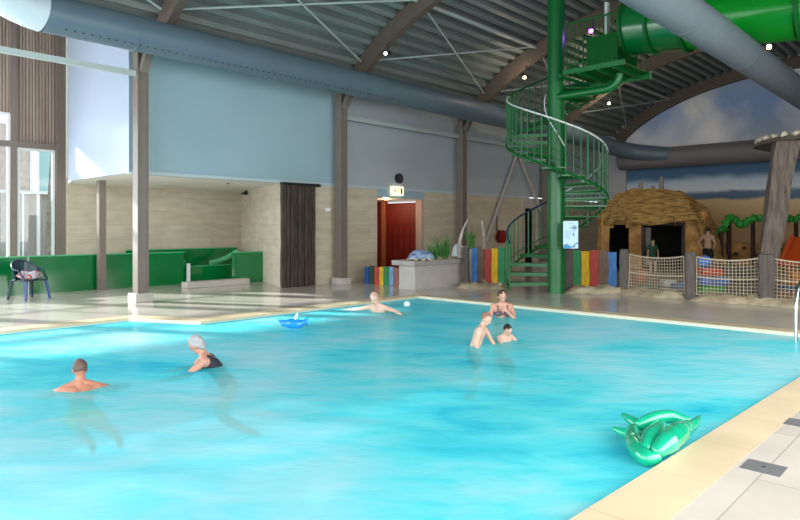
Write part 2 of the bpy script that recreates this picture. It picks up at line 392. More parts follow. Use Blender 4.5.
# glazed left annex wall (x = -20.2)
M_frame = mat('bronze_window_frame', '#776a62', .4)
M_wframe = mat('white_window_frame', '#d9dde0', .4)
def glassmat():
    m = bpy.data.materials.new('window_glass'); m.use_nodes = True; N = m.node_tree.nodes; L = m.node_tree.links
    N.remove(N['Principled BSDF']); t = N.new('ShaderNodeBsdfTransparent'); t.inputs[0].default_value = (.93, .97, .98, 1)
    g = N.new('ShaderNodeBsdfGlossy'); g.inputs['Roughness'].default_value = .02; fr = N.new('ShaderNodeFresnel'); fr.inputs[0].default_value = 1.45
    mx = N.new('ShaderNodeMixShader'); L.new(fr.outputs[0], mx.inputs[0]); L.new(t.outputs[0], mx.inputs[1]); L.new(g.outputs[0], mx.inputs[2])
    L.new(mx.outputs[0], N['Material Output'].inputs[0]); return m
M_glass = glassmat()
def cladmat():
    m = bpy.data.materials.new('vertical_wood_cladding'); m.use_nodes = True; nt = m.node_tree; N = nt.nodes; L = nt.links
    p = N['Principled BSDF']; p.inputs['Roughness'].default_value = .75
    tc = N.new('ShaderNodeTexCoord'); mp = N.new('ShaderNodeMapping'); mp.inputs['Scale'].default_value = (7, 7, .25); L.new(tc.outputs['Object'], mp.inputs[0])
    n = N.new('ShaderNodeTexNoise'); n.inputs['Scale'].default_value = 1.4; n.inputs['Detail'].default_value = 3; L.new(mp.outputs[0], n.inputs['Vector'])
    r = N.new('ShaderNodeValToRGB'); r.color_ramp.elements[0].position = .3; r.color_ramp.elements[0].color = hexc('#8c7568'); r.color_ramp.elements[1].position = .7; r.color_ramp.elements[1].color = hexc('#a8968a')
    L.new(n.outputs['Fac'], r.inputs['Fac']); L.new(r.outputs[0], p.inputs['Base Color']); return m
M_clad = cladmat()
GX = -20.25
bm = B(); box(bm, (GX - .2, -8.5, 4.95), (GX - .05, 5.62, 8.6)); box(bm, (GX - .2, 5.62, 4.12), (GX - .05, 6.98, 8.6))
y = -8.4
while y < 6.95:
    z0 = 4.95 if y < 5.6 else 4.12
    box(bm, (GX - .05, y, z0), (GX - .015, y + .055, 8.6)); y += .085
struct('wall_annex_cladding', bm, M_clad)
bm = B(); box(bm, (GX - .1, 6.72, 0), (GX + .12, 7.0, 8.6)); box(bm, (GX - .12, 5.56, 0), (GX + .08, 5.7, 8.6)); struct('trim_12', bm, M_frame)
def window(name, y0, y1, z0, z1, bars_y, bars_z, m=M_wframe):
    t = thing(name, None, None, (GX, (y0 + y1) / 2, z0)); t['kind'] = 'structure'
    bm = B(); w = .07
    box(bm, (GX - .05, y0, z0), (GX + .03, y0 + w, z1)); box(bm, (GX - .05, y1 - w, z0), (GX + .03, y1, z1))
    box(bm, (GX - .05, y0 + w, z1 - w), (GX + .03, y1 - w, z1)); box(bm, (GX - .05, y0 + w, z0), (GX + .03, y1 - w, z0 + w))
    for b in bars_y: box(bm, (GX - .045, b - .03, z0 + w), (GX + .025, b + .03, z1 - w))
    for b in bars_z: box(bm, (GX - .04, y0 + w, b - .04), (GX + .02, y1 - w, b + .04))
    obj('window_frame', bm, m, t)
    bm = B(); box(bm, (GX - .025, y0 + .03, z0 + .03), (GX - .015, y1 - .03, z1 - .03)); obj('pane', bm, M_glass, t)
bm = B()
for y in (-8.4, -5.7, -2.85, .05, 2.85): box(bm, (GX + .03, y - .1, 0), (GX + .45, y + .1, 4.95))  # fins added between the windows to break the sunlight into stripes
struct('trim_sun_fins', bm, M_frame)
window('window_1', 5.72, 6.7, .0, 3.98, [], [])
window('window_2', 2.9, 5.54, .0, 4.93, [4.3], [2.72, 4.12])
window('window_3', .1, 2.8, .0, 4.93, [1.45], [2.72, 4.12])
window('window_4', -2.8, 0, .0, 4.93, [-1.4], [2.72, 4.12])
window('window_5', -5.6, -2.9, .0, 4.93, [-4.2], [2.72, 4.12])
window('window_6', -8.4, -5.7, .0, 4.93, [-7.0], [2.72, 4.12])
bm = B(); box(bm, (GX - .06, -8.5, 3.98), (GX + .1, 6.72, 4.14)); struct('trim_13', bm, M_frame)

# neighbouring building seen through the glass
t = thing('neighbouring_building', 'pale building wing with tall white framed windows seen outside through the left glazing', 'building', (-27, 5, 0))
bm = B(); box(bm, (-27.3, 2, 0), (-27.0, 14, 3.0)); obj('wall', bm, mat('grey_brown_facade', '#8a8783', .7, var=.12, scale=2, stretch=(1, 4, .3)), t)
bm = B(); box(bm, (-27.4, 2, 3.0), (-26.85, 14, 3.12)); obj('roof_edge', bm, M_wframe, t)
bm = B(); box(bm, (-27.3, 2, 3.13), (-27.02, 8.1, 5.6)); obj('upper_wall', bm, mat('pinkish_brick_wall', '#b5a6a0', .8, var=.1, scale=5), t)
for k in range(11):
    y = 2.3 + k * 1.0
    bm = B(); box(bm, (-27.0, y, .1), (-26.96, y + .12, 3.0)); box(bm, (-27.0, y + .5, .1), (-26.96, y + .56, 3.0)); obj('mullion', bm, M_wframe, t)
bm = B(); box(bm, (-27.2, 8.4, 3.12), (-27.1, 10.4, 5.0)); obj('glass_screen', bm, mat('bluish_glass', '#8fb6bd', .1), t)
bm = B()
for y in (8.3, 9.4, 10.4): box(bm, (-27.1, y, 3.1), (-27, y + .1, 5.1))
box(bm, (-27.1, 8.3, 5.0), (-27, 10.5, 5.1)); obj('screen_frame', bm, M_wframe, t)
bm = B(); box(bm, (-60, -20, -.2), (-21.5, 40, -.05)); struct('ground_outside', bm, mat('outside_paving', '#b5b2a8', .9))
bm = B(); tube(bm, [(-25, 8.15, 0), (-25, 8.2, 2.5), (-25, 8.3, 5.2)], [.22, .17, .12], 10); obj('tree_trunk', bm, mat('grey_bark', '#77756c', .9, var=.3, scale=6), None, True, label='grey tree trunk standing outside behind the left window pane', cat='tree')

# right-hand side and gable behind, glazed (outside the frame)
bm = B()
for y in range(-8, 31, 3): box(bm, (3.1, y, 0), (3.25, y + .15, 4.9))
box(bm, (3.1, -8.5, 4.9), (3.25, YE, 5.4)); box(bm, (3.1, -8.5, 0), (3.25, YE, .25)); box(bm, (3.1, 13, .2), (3.2, YE, 4.95)); struct('wall_right', bm, M_steel)
bm = B()
for x in range(-21, 4, 3): box(bm, (x, -8.6, 0), (x + .15, -8.45, 8.0))
box(bm, (-21.5, -8.6, 0), (3.2, -8.45, .2)); box(bm, (-21.5, -8.6, 3.9), (3.2, -8.45, 4.05)); struct('wall_gable', bm, M_steel)

# ---------------------------------------------------------------- timber arches, columns, bracing
arch_labels = ['curved brown timber roof arch nearest the camera, partly behind the duct at upper left',
               'second curved brown timber roof arch, rising above the middle column',
               'curved brown timber roof arch passing behind the green spiral stair pole',
               'curved brown timber roof arch seen under the green slide tube',
               'last curved brown timber roof arch, framing the painted end wall']
for i, yy in enumerate((6.8, 12.8, 18.8, 24.8, 30.55)):
    bm = B(); n = 36; secs = []
    for k in range(n + 1):
        a = math.asin(-.9) + k / n * (math.asin(.985) + math.asin(.9)); sec = []
        for off, dy in ((0, -.1), (0, .1), (.48, .1), (.48, -.1)):
            px, pz_ = archp(a, off); sec.append(bm.verts.new((max(px, -14.6), yy + dy, pz_)))
        secs.append(sec)
    for s, u in zip(secs, secs[1:]):
        for k in range(4): bm.faces.new((s[k], s[(k + 1) % 4], u[(k + 1) % 4], u[k]))
    bm.faces.new(secs[0]); bm.faces.new(secs[-1][::-1])
    obj('timber_arch', bm, M_glulam, None, label=arch_labels[i], cat='roof arch', group='curved timber roof arches')
col_labels = ['nearest tall taupe steel column on a concrete plinth, at the corner of the pale blue box',
              'middle tall taupe steel column, between the dark plank screen and the red door',
              'tall taupe steel column behind the planter, left of the spiral stair', 'tall taupe steel column hidden behind the green stair pole']
CX = -14.52
for i, yy in enumerate((6.66, 12.85, 18.8, 24.8)):
    t = thing('steel_column', col_labels[i], 'column', (CX, yy, 0), 0, 'steel columns along the left wall')
    w = .13
    bm = B(); zt = 5.75
    box(bm, (CX - w, yy - w, .2), (CX + w, yy - w + .03, zt)); box(bm, (CX - w, yy + w - .03, .2), (CX + w, yy + w, zt)); box(bm, (CX - .1, yy - w + .03, .2), (CX + .1, yy + w - .03, zt))
    obj('shaft', bm, M_steel, t)
    bm = B(); box(bm, (CX - .21, yy - .21, 0), (CX + .21, yy + .21, .2), bev=.01); obj('plinth', bm, M_pl, t)
    bm = B(); M = Matrix.Translation((CX + .14, yy, 5.3)) @ Matrix.Rotation(math.radians(32), 4, 'Y'); box(bm, (-.06, -.09, 0), (.08, .09, .8), M); obj('knee_brace', bm, M_steel, t)
# slim column under the box
bm = B(); box(bm, (-18.05, 7.05, 0), (-17.87, 7.23, 3.05)); obj('slim_column', bm, M_frame, None, label='slim brown post carrying the pale box in front of the stone niche', cat='column')
bm = B(); box(bm, (CX - .05, -8.4, 5.2), (CX + .05, 6.7, 5.32)); obj('tie_beam', bm, M_rod, None, label='long pale tie beam running to the top of the nearest column', cat='beam')
# pale eave beams behind ducts
for yy, la in ((12.95, 'pale horizontal rail on the blue wall right of the middle column'), (18.95, 'pale horizontal rail on the white wall behind the spiral stair')):
    bm = B(); box(bm, (CX - .15, yy, 5.02), (CX - .05, yy + 5.7, 5.16)); obj('wall_rail', bm, M_rod, None, label=la, cat='rail', group='rails between the columns')
bm = B(); p0 = onX(516, 157, -14.75); p1 = onX(485, 245, -14.75); p2 = onX(549, 232, -14.75)
tube(bm, [p0, p1], .07, 10); obj('diagonal_brace', bm, mat('pale_steel', '#aaa59e', .5), None, True, label='pale diagonal steel brace leaning left above the red hose reel', cat='brace', group='wall braces')
bm = B(); tube(bm, [p0 + Vector((0, .3, 0)), p2], .07, 10); obj('diagonal_brace', bm, MATS['pale_steel'], None, True, label='pale diagonal steel brace leaning right beside the dark doorway', cat='brace', group='wall braces')
# roof struts and cross rods
for i, y0 in enumerate((.8, 6.8, 12.8, 18.8, 24.8)):
    bay = ['in the bay nearest the camera', 'between the first and second arch', 'between the second and third arch', 'between the third and fourth arch', 'between the last two arches'][i]
    bm = B(); x = -11.3; tube(bm, [(x, y0 + .1, archz(x, .35)), (x, y0 + 5.85, archz(x, .35))], .055, 8)
    obj('roof_strut', bm, M_rod, None, True, label='pale tubular roof strut ' + bay, cat='strut', group='tubular roof struts')
    bm = B(); xa, xb = -13.4, -11.3
    tube(bm, [(xa, y0 + .1, archz(xa, .35)), (xb, y0 + 5.8, archz(xb, .35))], .028, 6)
    tube(bm, [(xb, y0 + .1, archz(xb, .3)), (xa, y0 + 5.8, archz(xa, .3))], .028, 6)
    obj('cross_bracing', bm, M_rod, None, True, label='pair of thin crossing roof rods ' + bay, cat='bracing', group='roof cross bracing')

# ---------------------------------------------------------------- ducts
def arc(p, q, r, n=8):
    return [Vector(p).lerp(Vector(q), i / n) for i in range(n + 1)]
def bez(a, b, c, n=8):
    a, b, c = map(Vector, (a, b, c)); return [a.lerp(b, i / n).lerp(b.lerp(c, i / n), i / n) for i in range(n + 1)]
t = thing('air_duct', 'long blue grey ventilation duct running along the left columns', 'duct', (-13.2, 4.4, 5.35))
D1 = [(-13.2, 4.15, 5.78), (-13.2, 12, 5.78), (-13.2, 20, 5.72), (-13.2, 26.2, 5.6)] + bez((-13.2, 27.2, 5.55), (-13.1, 29.3, 5.3), (-10.9, 29.45, 5.0))
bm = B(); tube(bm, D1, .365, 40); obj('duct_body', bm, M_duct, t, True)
for yy in (5.9, 9.2, 12.4, 15.6, 18.8, 22, 25):
    bm = B(); tube(bm, [(-13.2, yy - .015, 5.76), (-13.2, yy + .015, 5.76)], .372, 40); obj('seam_ring', bm, M_duct, t, True)
bm = B()
for k in range(110):
    yy = 4.5 + k * .16; a = -.9
    box(bm, (-.008, -.02, -.008), (.008, .02, .008), Matrix.Translation((-13.2 + .366 * math.cos(a), yy, 5.77 + .366 * math.sin(a))))
obj('nozzle_row', bm, M_black, t, kind='stuff')
bm = B(); tube(bm, [(-12.4, 1.9, 6.8)] + bez((-12.6, 2.4, 6.5), (-13.15, 3.3, 5.85), (-13.2, 4.15, 5.78)), .372, 40)
obj('air_duct_elbow', bm, mat('lit_duct_sheet', '#c3cdd4', .4), None, True, label='duct elbow coloured pale as window-lit, in the upper left corner of the picture', cat='duct')  # lighter sheet colour paints the window light onto the elbow
t = thing('air_duct', 'pale grey ventilation duct crossing below the green slide at upper right', 'duct', (-4, 4, 4.9))
bm = B(); tube(bm, [(-4, 3.0, 5.42), (-4, 16, 5.42), (-4, 28.6, 5.32)] + bez((-4, 28.7, 5.3), (-4, 29.6, 5.0), (-3.4, 29.6, 4.97)), .345, 44); obj('duct_body', bm, M_duct2, t, True)
for yy in (8.2, 11.5, 14.8, 18):
    bm = B(); tube(bm, [(-4, yy - .015, 5.42), (-4, yy + .015, 5.42)], .35, 44); obj('seam_ring', bm, M_duct2, t, True)
bm = B()
for k in range(200):
    yy = 7 + k * .055
    for a in (.52, .62): box(bm, (-.006, -.01, -.006), (.006, .01, .006), Matrix.Translation((-4 + .347 * math.cos(a + PI / 2 + 0.45), yy, 5.42 + .347 * math.sin(a + PI / 2 + .45))))
obj('nozzle_row', bm, M_black, t, kind='stuff')
M_duct3 = mat('dark_grey_duct', '#726e70', .6, var=.05, scale=2)
bm = B(); tube(bm, [(-13.3, 29.6, 4.93), (2.3, 29.6, 4.93)], .46, 40); obj('air_duct', bm, M_duct3, None, True, label='dark grey ventilation duct running across the painted end wall', cat='duct')

# ---------------------------------------------------------------- small wall things
t = thing('exit_sign', 'lit white exit sign with dark pictogram above the corridor opening', 'sign', (WX + .06, 15.95, 2.8))
e0 = onX(392.5, 193, WX + .1).y; e1 = onX(403.5, 193, WX + .1).y
bm = B(); box(bm, (WX + .01, e0, 2.8), (WX + .1, e1, 3.1)); obj('lamp_box', bm, mat('exit_sign_light', '#ffe9b5', .5, emit=1.3), t)
bm = B(); X = WX + .102; L0 = e0 + .08; Mk = mat('exit_mark_green', '#1c5a34', .5)
# arrow, running figure, door
box(bm, (X, L0, 2.93), (X + .004, L0 + .1, 2.97)); prism(bm, [(X, L0 + .02), (X + .004, L0 + .02), (X + .004, L0 + .05), (X, L0 + .05)], 2.88, 3.02)
ball(bm, (X + .002, L0 + .21, 3.03), (.003, .02, .02), 8); box(bm, (X, L0 + .19, 2.93), (X + .004, L0 + .22, 3.01)); box(bm, (X, L0 + .15, 2.86), (X + .004, L0 + .18, 2.94)); box(bm, (X, L0 + .22, 2.86), (X + .004, L0 + .25, 2.94))
box(bm, (X, L0 + .32, 2.85), (X + .004, L0 + .41, 3.05)); obj('pictogram', bm, Mk, t)
c = onX(398, 178.5, WX); t = thing('wall_speaker', 'round black speaker on the pale wall above the exit sign', 'speaker', (WX, c.y, c.z - .15))
bm = B(); tube(bm, [(WX + .005, c.y, c.z), (WX + .09, c.y, c.z)], .17, 28); obj('housing', bm, M_black, t, True)
bm = B(); tube(bm, [(WX + .09, c.y, c.z), (WX + .095, c.y, c.z)], .13, 28); obj('grille', bm, mat('dark_grille', '#2a2c31', .7), t)
c = onX(327.5, 209.5, WX); bm = B(); box(bm, (WX + .002, c.y - .1, c.z - .05), (WX + .04, c.y + .1, c.z + .05), bev=.008); box(bm, (WX + .04, c.y - .05, c.z - .03), (WX + .045, c.y + .05, c.z + .01)); obj('wall_switch_box', bm, mat('white_plastic', '#ecebe6', .4), None, label='small white box on the stone wall right of the dark plank screen', cat='switch')
bm = B(); c = onX(228, 184.5, -16.2); tube(bm, [(c.x, c.y, 3.0), (c.x, c.y, 3.056)], .07, 14); ball(bm, (c.x, c.y, 2.995), (.05, .05, .04), 12); obj('ceiling_sensor', bm, mat('grey_plastic', '#8b8984', .5), None, True, label='small grey sensor on the white ceiling of the niche', cat='sensor')
bm = B(); c = Vector((-18.9, 12.35, 2.9)); box(bm, c - Vector((.05, .05, .06)), c + Vector((.05, .05, .06)), bev=.01); tube(bm, [c + Vector((0, -.04, 0)), c + Vector((.05, -.18, -.03))], .035, 10); box(bm, c + Vector((-.02, 0, .06)), c + Vector((.02, .05, .155))); obj('security_camera', bm, M_black, None, label='small dark security camera high in the corner of the stone niche', cat='camera')
# hose reel
c = onX(497.5, 236.5, WX); t = thing('fire_hose_reel', 'round dark red fire hose reel on the stone wall behind the planter', 'hose reel', (WX, c.y, c.z - .25))
M_rr = mat('hose_red', '#8c1a1c', .5)
bm = B()
for r0, x0, x1 in ((.26, .1, .13), (.26, .25, .28)): tube(bm, [(WX + x0, c.y, c.z), (WX + x1, c.y, c.z)], r0, 28)
obj('disc', bm, M_rr, t, True)
bm = B(); tube(bm, [(WX + .13, c.y, c.z), (WX + .25, c.y, c.z)], .2, 24); obj('hose', bm, M_black, t, True)
bm = B(); tube(bm, [(WX + .01, c.y, c.z), (WX + .31, c.y, c.z)], .04, 12); obj('hub', bm, M_rr, t, True)
bm = B(); tube(bm, [(WX + .05, c.y - .1, c.z + .2), (WX + .05, c.y - .1, 2.7)], .02, 8); obj('supply_pipe', bm, M_black, t, True)

# dark plank screen
t = thing('plank_screen', 'tall screen of rough dark vertical planks at the end of the stone niche', 'screen', (WX + .1, 11.5, 0))
bm = B(); box(bm, (WX + .035, 10.84, 2.92), (WX + .2, 12.2, 3.0)); obj('head_rail', bm, M_black, t)
bm = B(); box(bm, (WX + .003, 10.97, .02), (WX + .02, 12.15, 2.92)); obj('backing_board', bm, mat('pale_backing', '#a39b90', .8), t)
y = 10.86
for k in range(9):
    w_ = random.choice((.1, .12, .14)); bm = B(); q = box(bm, (WX + .03, y, 0), (WX + .09 + random.random() * .05, y + w_, 2.92)); 
    bmesh.ops.subdivide_edges(bm, edges=[e for e in bm.edges if abs(e.verts[0].co.z - e.verts[1].co.z) > 1], cuts=8)
    for v in bm.verts:
        if .05 < v.co.z < 2.9: v.co += Vector((0, noise.noise(v.co * 2.0) * .03, 0))
    obj('plank', bm, M_darkwood, t); y += w_ + .03
    if y > 12.02: break

# ---------------------------------------------------------------- green parapets around the splash pool
def gpanel(name, pts, h, label, seam=None, th=.06, z0=0):
    """run of green panel along ground points"""
    t = thing(name, label, 'parapet', (pts[0][0], pts[0][1], z0), 0, 'green parapet panels')
    bm = B()
    for a, b in zip(pts, pts[1:]):
        a = Vector(a + (0,)); b = Vector(b + (0,)); n = (b - a).normalized(); s = Vector((-n.y, n.x, 0)) * th
        prism(bm, [(v.x, v.y) for v in (a, b, b + s, a + s)], z0, z0 + h)
    obj('panel', bm, M_gglass, t)
    bm = B()
    for a, b in zip(pts, pts[1:]):
        a = Vector(a + (0,)); b = Vector(b + (0,)); n = (b - a).normalized(); s = Vector((-n.y, n.x, 0))
        vs = (a - s * .008, b - s * .008, b + s * (th + .008), a + s * (th + .008))
        prism(bm, [(v.x, v.y) for v in vs], z0 + h + .001, z0 + h + .03)
    obj('cap_rail', bm, mat('light_green_edge', '#3aa870', .25), t)
    if seam:
        for sy in seam:
            bm = B(); box(bm, (pts[0][0] + .002, sy - .01, z0), (pts[0][0] + .012, sy + .01, z0 + h)); obj('seam', bm, M_wframe, t)
    return t
gpanel('green_parapet', [(-18.2, 2.0), (-18.2, 5.35)], .95, 'glossy green parapet section behind the blue chair', None)
gpanel('green_parapet', [(-18.2, 5.38), (-18.2, 7.2)], .95, 'glossy green parapet section left of the nearest column', [5.4])
gpanel('green_parapet', [(-18.2, 7.23), (-18.05, 9.6), (-18.2, 9.75)], .95, 'glossy green parapet section between the nearest column and the white post', None)
gpanel('green_parapet', [(-18.2, 9.8), (-18.2, 11.5)], .5, 'low green parapet section behind the grey bench', None)
gpanel('green_parapet', [(-19.5, 8.5), (-19.5, 12.4)], 1.0, 'green parapet at the back of the niche, seen above the low section', None)
gpanel('green_parapet', [tuple(G(232, 283)[:2]), tuple(G(264, 281.6)[:2])], .93, 'green parapet section standing against the side wall of the niche', None)
bm = B(); box(bm, (-18.1, 9.72, 0), (-18.0, 9.8, .62)); obj('white_post', bm, M_wframe, None, label='short white post at the end of the green parapet', cat='post')
bm = B(); box(bm, (-16.95, 8.95, 0), (-16.6, 11.0, .17), bev=.015); obj('stone_bench', bm, M_pl, None, label='long low grey stone bench in front of the green parapet', cat='bench')
bm = B(); tube(bm, bez((-18.9, 11.0, .55), (-18.9, 11.5, .6), (-18.7, 11.9, .92)), .09, 12); obj('water_slide_lip', bm, mat('light_green_grp', '#57b380', .3), None, True, label='pale green curved lip sticking up behind the low green section', cat='slide')

# ---------------------------------------------------------------- blue plastic chair with towel
C0 = G(29, 299); C0.z = 0
t = thing('plastic_armchair', 'dark blue plastic armchair by the green parapet at the far left', 'chair', C0, 0)
ch = math.radians(112)     # chair faces the pool
Mc = Matrix.Translation(C0) @ Matrix.Rotation(ch, 4, 'Z') @ Matrix.Scale(1.1, 4)
M_pb = mat('dark_blue_plastic', '#10303f', .3, var=.1, scale=2)
def loc(bm, M):
    for v in bm.verts: v.co = M @ v.co
bm = B(); box(bm, (-.25, -.24, .40), (.25, .25, .43), bev=.012); loc(bm, Mc); obj('seat', bm, M_pb, t)
for sx in (-1, 1):
    for sy in (-1, 1):
        bm = B(); tube(bm, [(sx * .24, sy * .22, .4), (sx * .29, sy * .27, 0)], [.034, .024], 8); loc(bm, Mc); obj('leg', bm, mat('blue_plastic', '#173f80', .3) if sy < 0 else M_pb, t, True)
bm = B(); n = 16; A_ = []
for k in range(n + 1):
    a = math.radians(-20 + 220 * k / n); A_.append((.31 * math.cos(a), .05 + .26 * math.sin(a), .64 + .20 * max(0, math.sin(a)) ** 1.2))
tube(bm, [(.27, -.22, .42)] + A_ + [(-.27, -.22, .42)], .022, 8); loc(bm, Mc); obj('arm_frame', bm, M_pb, t, True)
bm = B()
for k in range(2, n - 1):
    x, y, z = A_[k]; s = .8
    p = Vector((x * s, y * s + .03, .42)); q = Vector((x, y, z)); dr = Vector((-y, x, 0)).normalized() * .028
    nn = Vector((x, y, 0)).normalized() * .008
    vs = [p - dr - nn, p + dr - nn, q + dr - nn, q - dr - nn]; us = [v + 2 * nn for v in vs]
    a = [bm.verts.new(v) for v in vs]; b = [bm.verts.new(v) for v in us]
    bm.faces.new(a); bm.faces.new(b[::-1])
    for i in range(4): j = (i + 1) % 4; bm.faces.new((a[i], a[j], b[j], b[i]))
loc(bm, Mc); obj('backrest', bm, M_pb, t)
# towel heap
def towelmat():
    m = bpy.data.materials.new('patterned_towel'); m.use_nodes = True; N = m.node_tree.nodes; L = m.node_tree.links; p = N['Principled BSDF']; p.inputs['Roughness'].default_value = .95
    tc = N.new('ShaderNodeTexCoord'); n = N.new('ShaderNodeTexNoise'); n.inputs['Scale'].default_value = 6; n.inputs['Distortion'].default_value = 1.5; L.new(tc.outputs['Object'], n.inputs['Vector'])
    r = N.new('ShaderNodeValToRGB'); r.color_ramp.interpolation = 'CONSTANT'; e = r.color_ramp.elements
    e[0].color = hexc('#c9562f'); e[1].position = .60; e[1].color = hexc('#c9562f')
    for q, h in ((.41, '#d9dfe4'), (.46, '#3a6fa8'), (.50, '#cfd8de'), (.55, '#5f8ab4'), (.575, '#d9dfe4')): k = e.new(q); k.color = hexc(h)
    L.new(n.outputs['Fac'], r.inputs['Fac']); L.new(r.outputs[0], p.inputs['Base Color']); return m
bm = B(); ball(bm, (0, 0, .5), (.27, .2, .11), 32)
for v in bm.verts:
    v.co += noise.noise_vector(v.co * 7) * .05
    v.co.z = max(v.co.z, .435)
loc(bm, Mc); obj('towel', bm, towelmat(), None, True, label='crumpled white, blue and orange towel lying on the blue chair', cat='towel')

# ---------------------------------------------------------------- planter with shells and plants
pc = G(415, 290); PX, PY = pc.x, pc.y
PX0 = onY(399, 280, PY).x; PY1 = onX(462, 280, PX).y
t = thing('stone_planter', 'grey stone planter with an overhanging slab, left of the coloured planks', 'planter', ((PX + PX0) / 2, (PY + PY1) / 2, 0))
bm = B(); box(bm, (PX0, PY, 0), (PX, PY1, .66)); obj('planter_body', bm, mat('light_grey_stone', '#b0aaa3', .6, var=.06, scale=3), t)
bm = B(); box(bm, (PX0 - .16, PY - .14, .66), (PX + .1, PY1 + .06, .8), bev=.01); obj('slab', bm, mat('grey_stone_slab', '#9d9893', .5, var=.06, scale=4), t)
bm = B(); ball(bm, ((PX + PX0) / 2, (PY + PY1) / 2 + .25, .8), ((PX - PX0) / 2, (PY1 - PY) / 2 - .15, .1), 20); lumpy(bm.verts, .05, 4)
for v in bm.verts: v.co.z = max(v.co.z, .802)
obj('soil', bm, M_sand, t, True)
pz = .86
def shell(name, c, r, m, label, rz=0, ridges=10):
    bm = B(); n, k = 28, 12; M = Matrix.Rotation(rz, 3, 'Z'); rows = []
    for i in range(k + 1):
        u = i / k * PI / 2; row = []
        for j in range(n):
            a = 2 * PI * j / n; q = 1 + .04 * math.cos(ridges * a)
            p = Vector((math.cos(a) * math.cos(u) * r[0] * q * (1.15 if math.cos(a) > 0 else .95), math.sin(a) * math.cos(u) * r[1] * q, math.sin(u) * r[2]))
            row.append(bm.verts.new(M @ p + Vector(c)))
        rows.append(row)
    for a, b in zip(rows, rows[1:]):
        for j in range(n): bm.faces.new((a[j], a[(j + 1) % n], b[(j + 1) % n], b[j]))
    bm.faces.new(rows[0][::-1])
    bmesh.ops.remove_doubles(bm, verts=bm.verts[:], dist=.0005)
    return obj(name, bm, m, None, True, label=label, cat='shell')
c = at(420, 256, pc.y * .729 - pc.x * .685 + .35)
shell('mussel_shell', (c.x, c.y, .83), (.34, .2, .27), mat('blue_white_shell', '#9db0c8', .3, col2='#3d5a82', scale=5, stretch=(1, 1, 3)), 'big blue and white mussel shell lying on the left end of the planter', ANG)
bm = B()
for k in range(9):
    a = k / 9 * 2 * PI; q = (c.x + math.cos(a) * .36, c.y + math.sin(a) * .25, .83); ball(bm, q, (.07, .06, .035), 8)
obj('pebble_ring', bm, mat('cream_pebbles', '#b8a483', .9, var=.2, scale=9), None, True, label='cream pebbles around the mussel shell on the planter', cat='pebbles', kind='stuff')
def grass(name, c, n, h, spread, m, label, rad=.012, cat='plant'):
    t = thing(name, label, cat, c)
    bm = B()
    for k in range(n):
        a = random.random() * 2 * PI; s = spread * math.sqrt(random.random()); hh = h * (.55 + .45 * random.random()); le = .12 + .25 * random.random()
        p = Vector(c) + Vector((math.cos(a) * s, math.sin(a) * s, 0)); d_ = Vector((math.cos(a), math.sin(a), 0)) * hh * le
        tube(bm, [p, p + d_ * .3 + Vector((0, 0, hh * .6)), p + d_ + Vector((0, 0, hh))], [rad, rad * .8, rad * .15], 5)
    obj('blades', bm, m, t, True, kind='stuff'); return t
M_leaf = mat('grass_green', '#3f7a35', .6, var=.3, scale=9)
c = at(434, 257, 18.2); grass('grass_clump', (c.x, c.y, .82), 40, .5, .12, M_leaf, 'smaller green grass clump in the planter, right of the mussel shell')
c = at(443, 257, 18.5); grass('grass_clump', (c.x, c.y, .82), 60, .72, .16, M_leaf, 'taller green grass clump in the middle of the planter')
c = at(458, 256, 19.0); shell('scallop_shell', (c.x, c.y, .86), (.2, .12, .38), mat('white_shell', '#d5d9dc', .5, var=.12, scale=8), 'white round shell standing at the right end of the planter', ANG, 14)
bm = B(); p = [at(x, y, 18.8) for x, y in ((459, 258), (460, 240), (463, 229), (468, 219))]; tube(bm, p, [.05, .045, .035, .012], 8); lumpy(bm.verts, .02, 4); obj('driftwood_branch', bm, mat('pale_driftwood', '#b5ab9d', .9, var=.2, scale=8), None, True, label='pale curved driftwood branch rising behind the white shell', cat='driftwood')
c = at(471, 249, 19.8); grass('leafy_plant', (c.x, c.y, c.z), 26, .62, .08, mat('plant_green', '#4a8038', .6, var=.25, scale=8), 'slender green plant in front of the taupe column behind the coloured planks', .03)
bm = B(); b0 = at(471, 247, 20.8); box(bm, (b0.x - .25, b0.y - .2, 0), (b0.x + .25, b0.y + .8, b0.z + .02)); obj('planting_box', bm, M_pl, None, label='low planting box hidden behind the coloured planks', cat='planter')
bm = B(); p = [at(x, y, 20.2) for x, y in ((484, 250), (484, 235), (482, 221))]; tube(bm, p, [.06, .055, .03], 8); lumpy(bm.verts, .02, 5); tube(bm, [(p[0].x, p[0].y, 0), p[0]], .06, 8); obj('driftwood_stake', bm, MATS['pale_driftwood'], None, True, label='upright pale driftwood stake left of the diagonal brace', cat='driftwood')

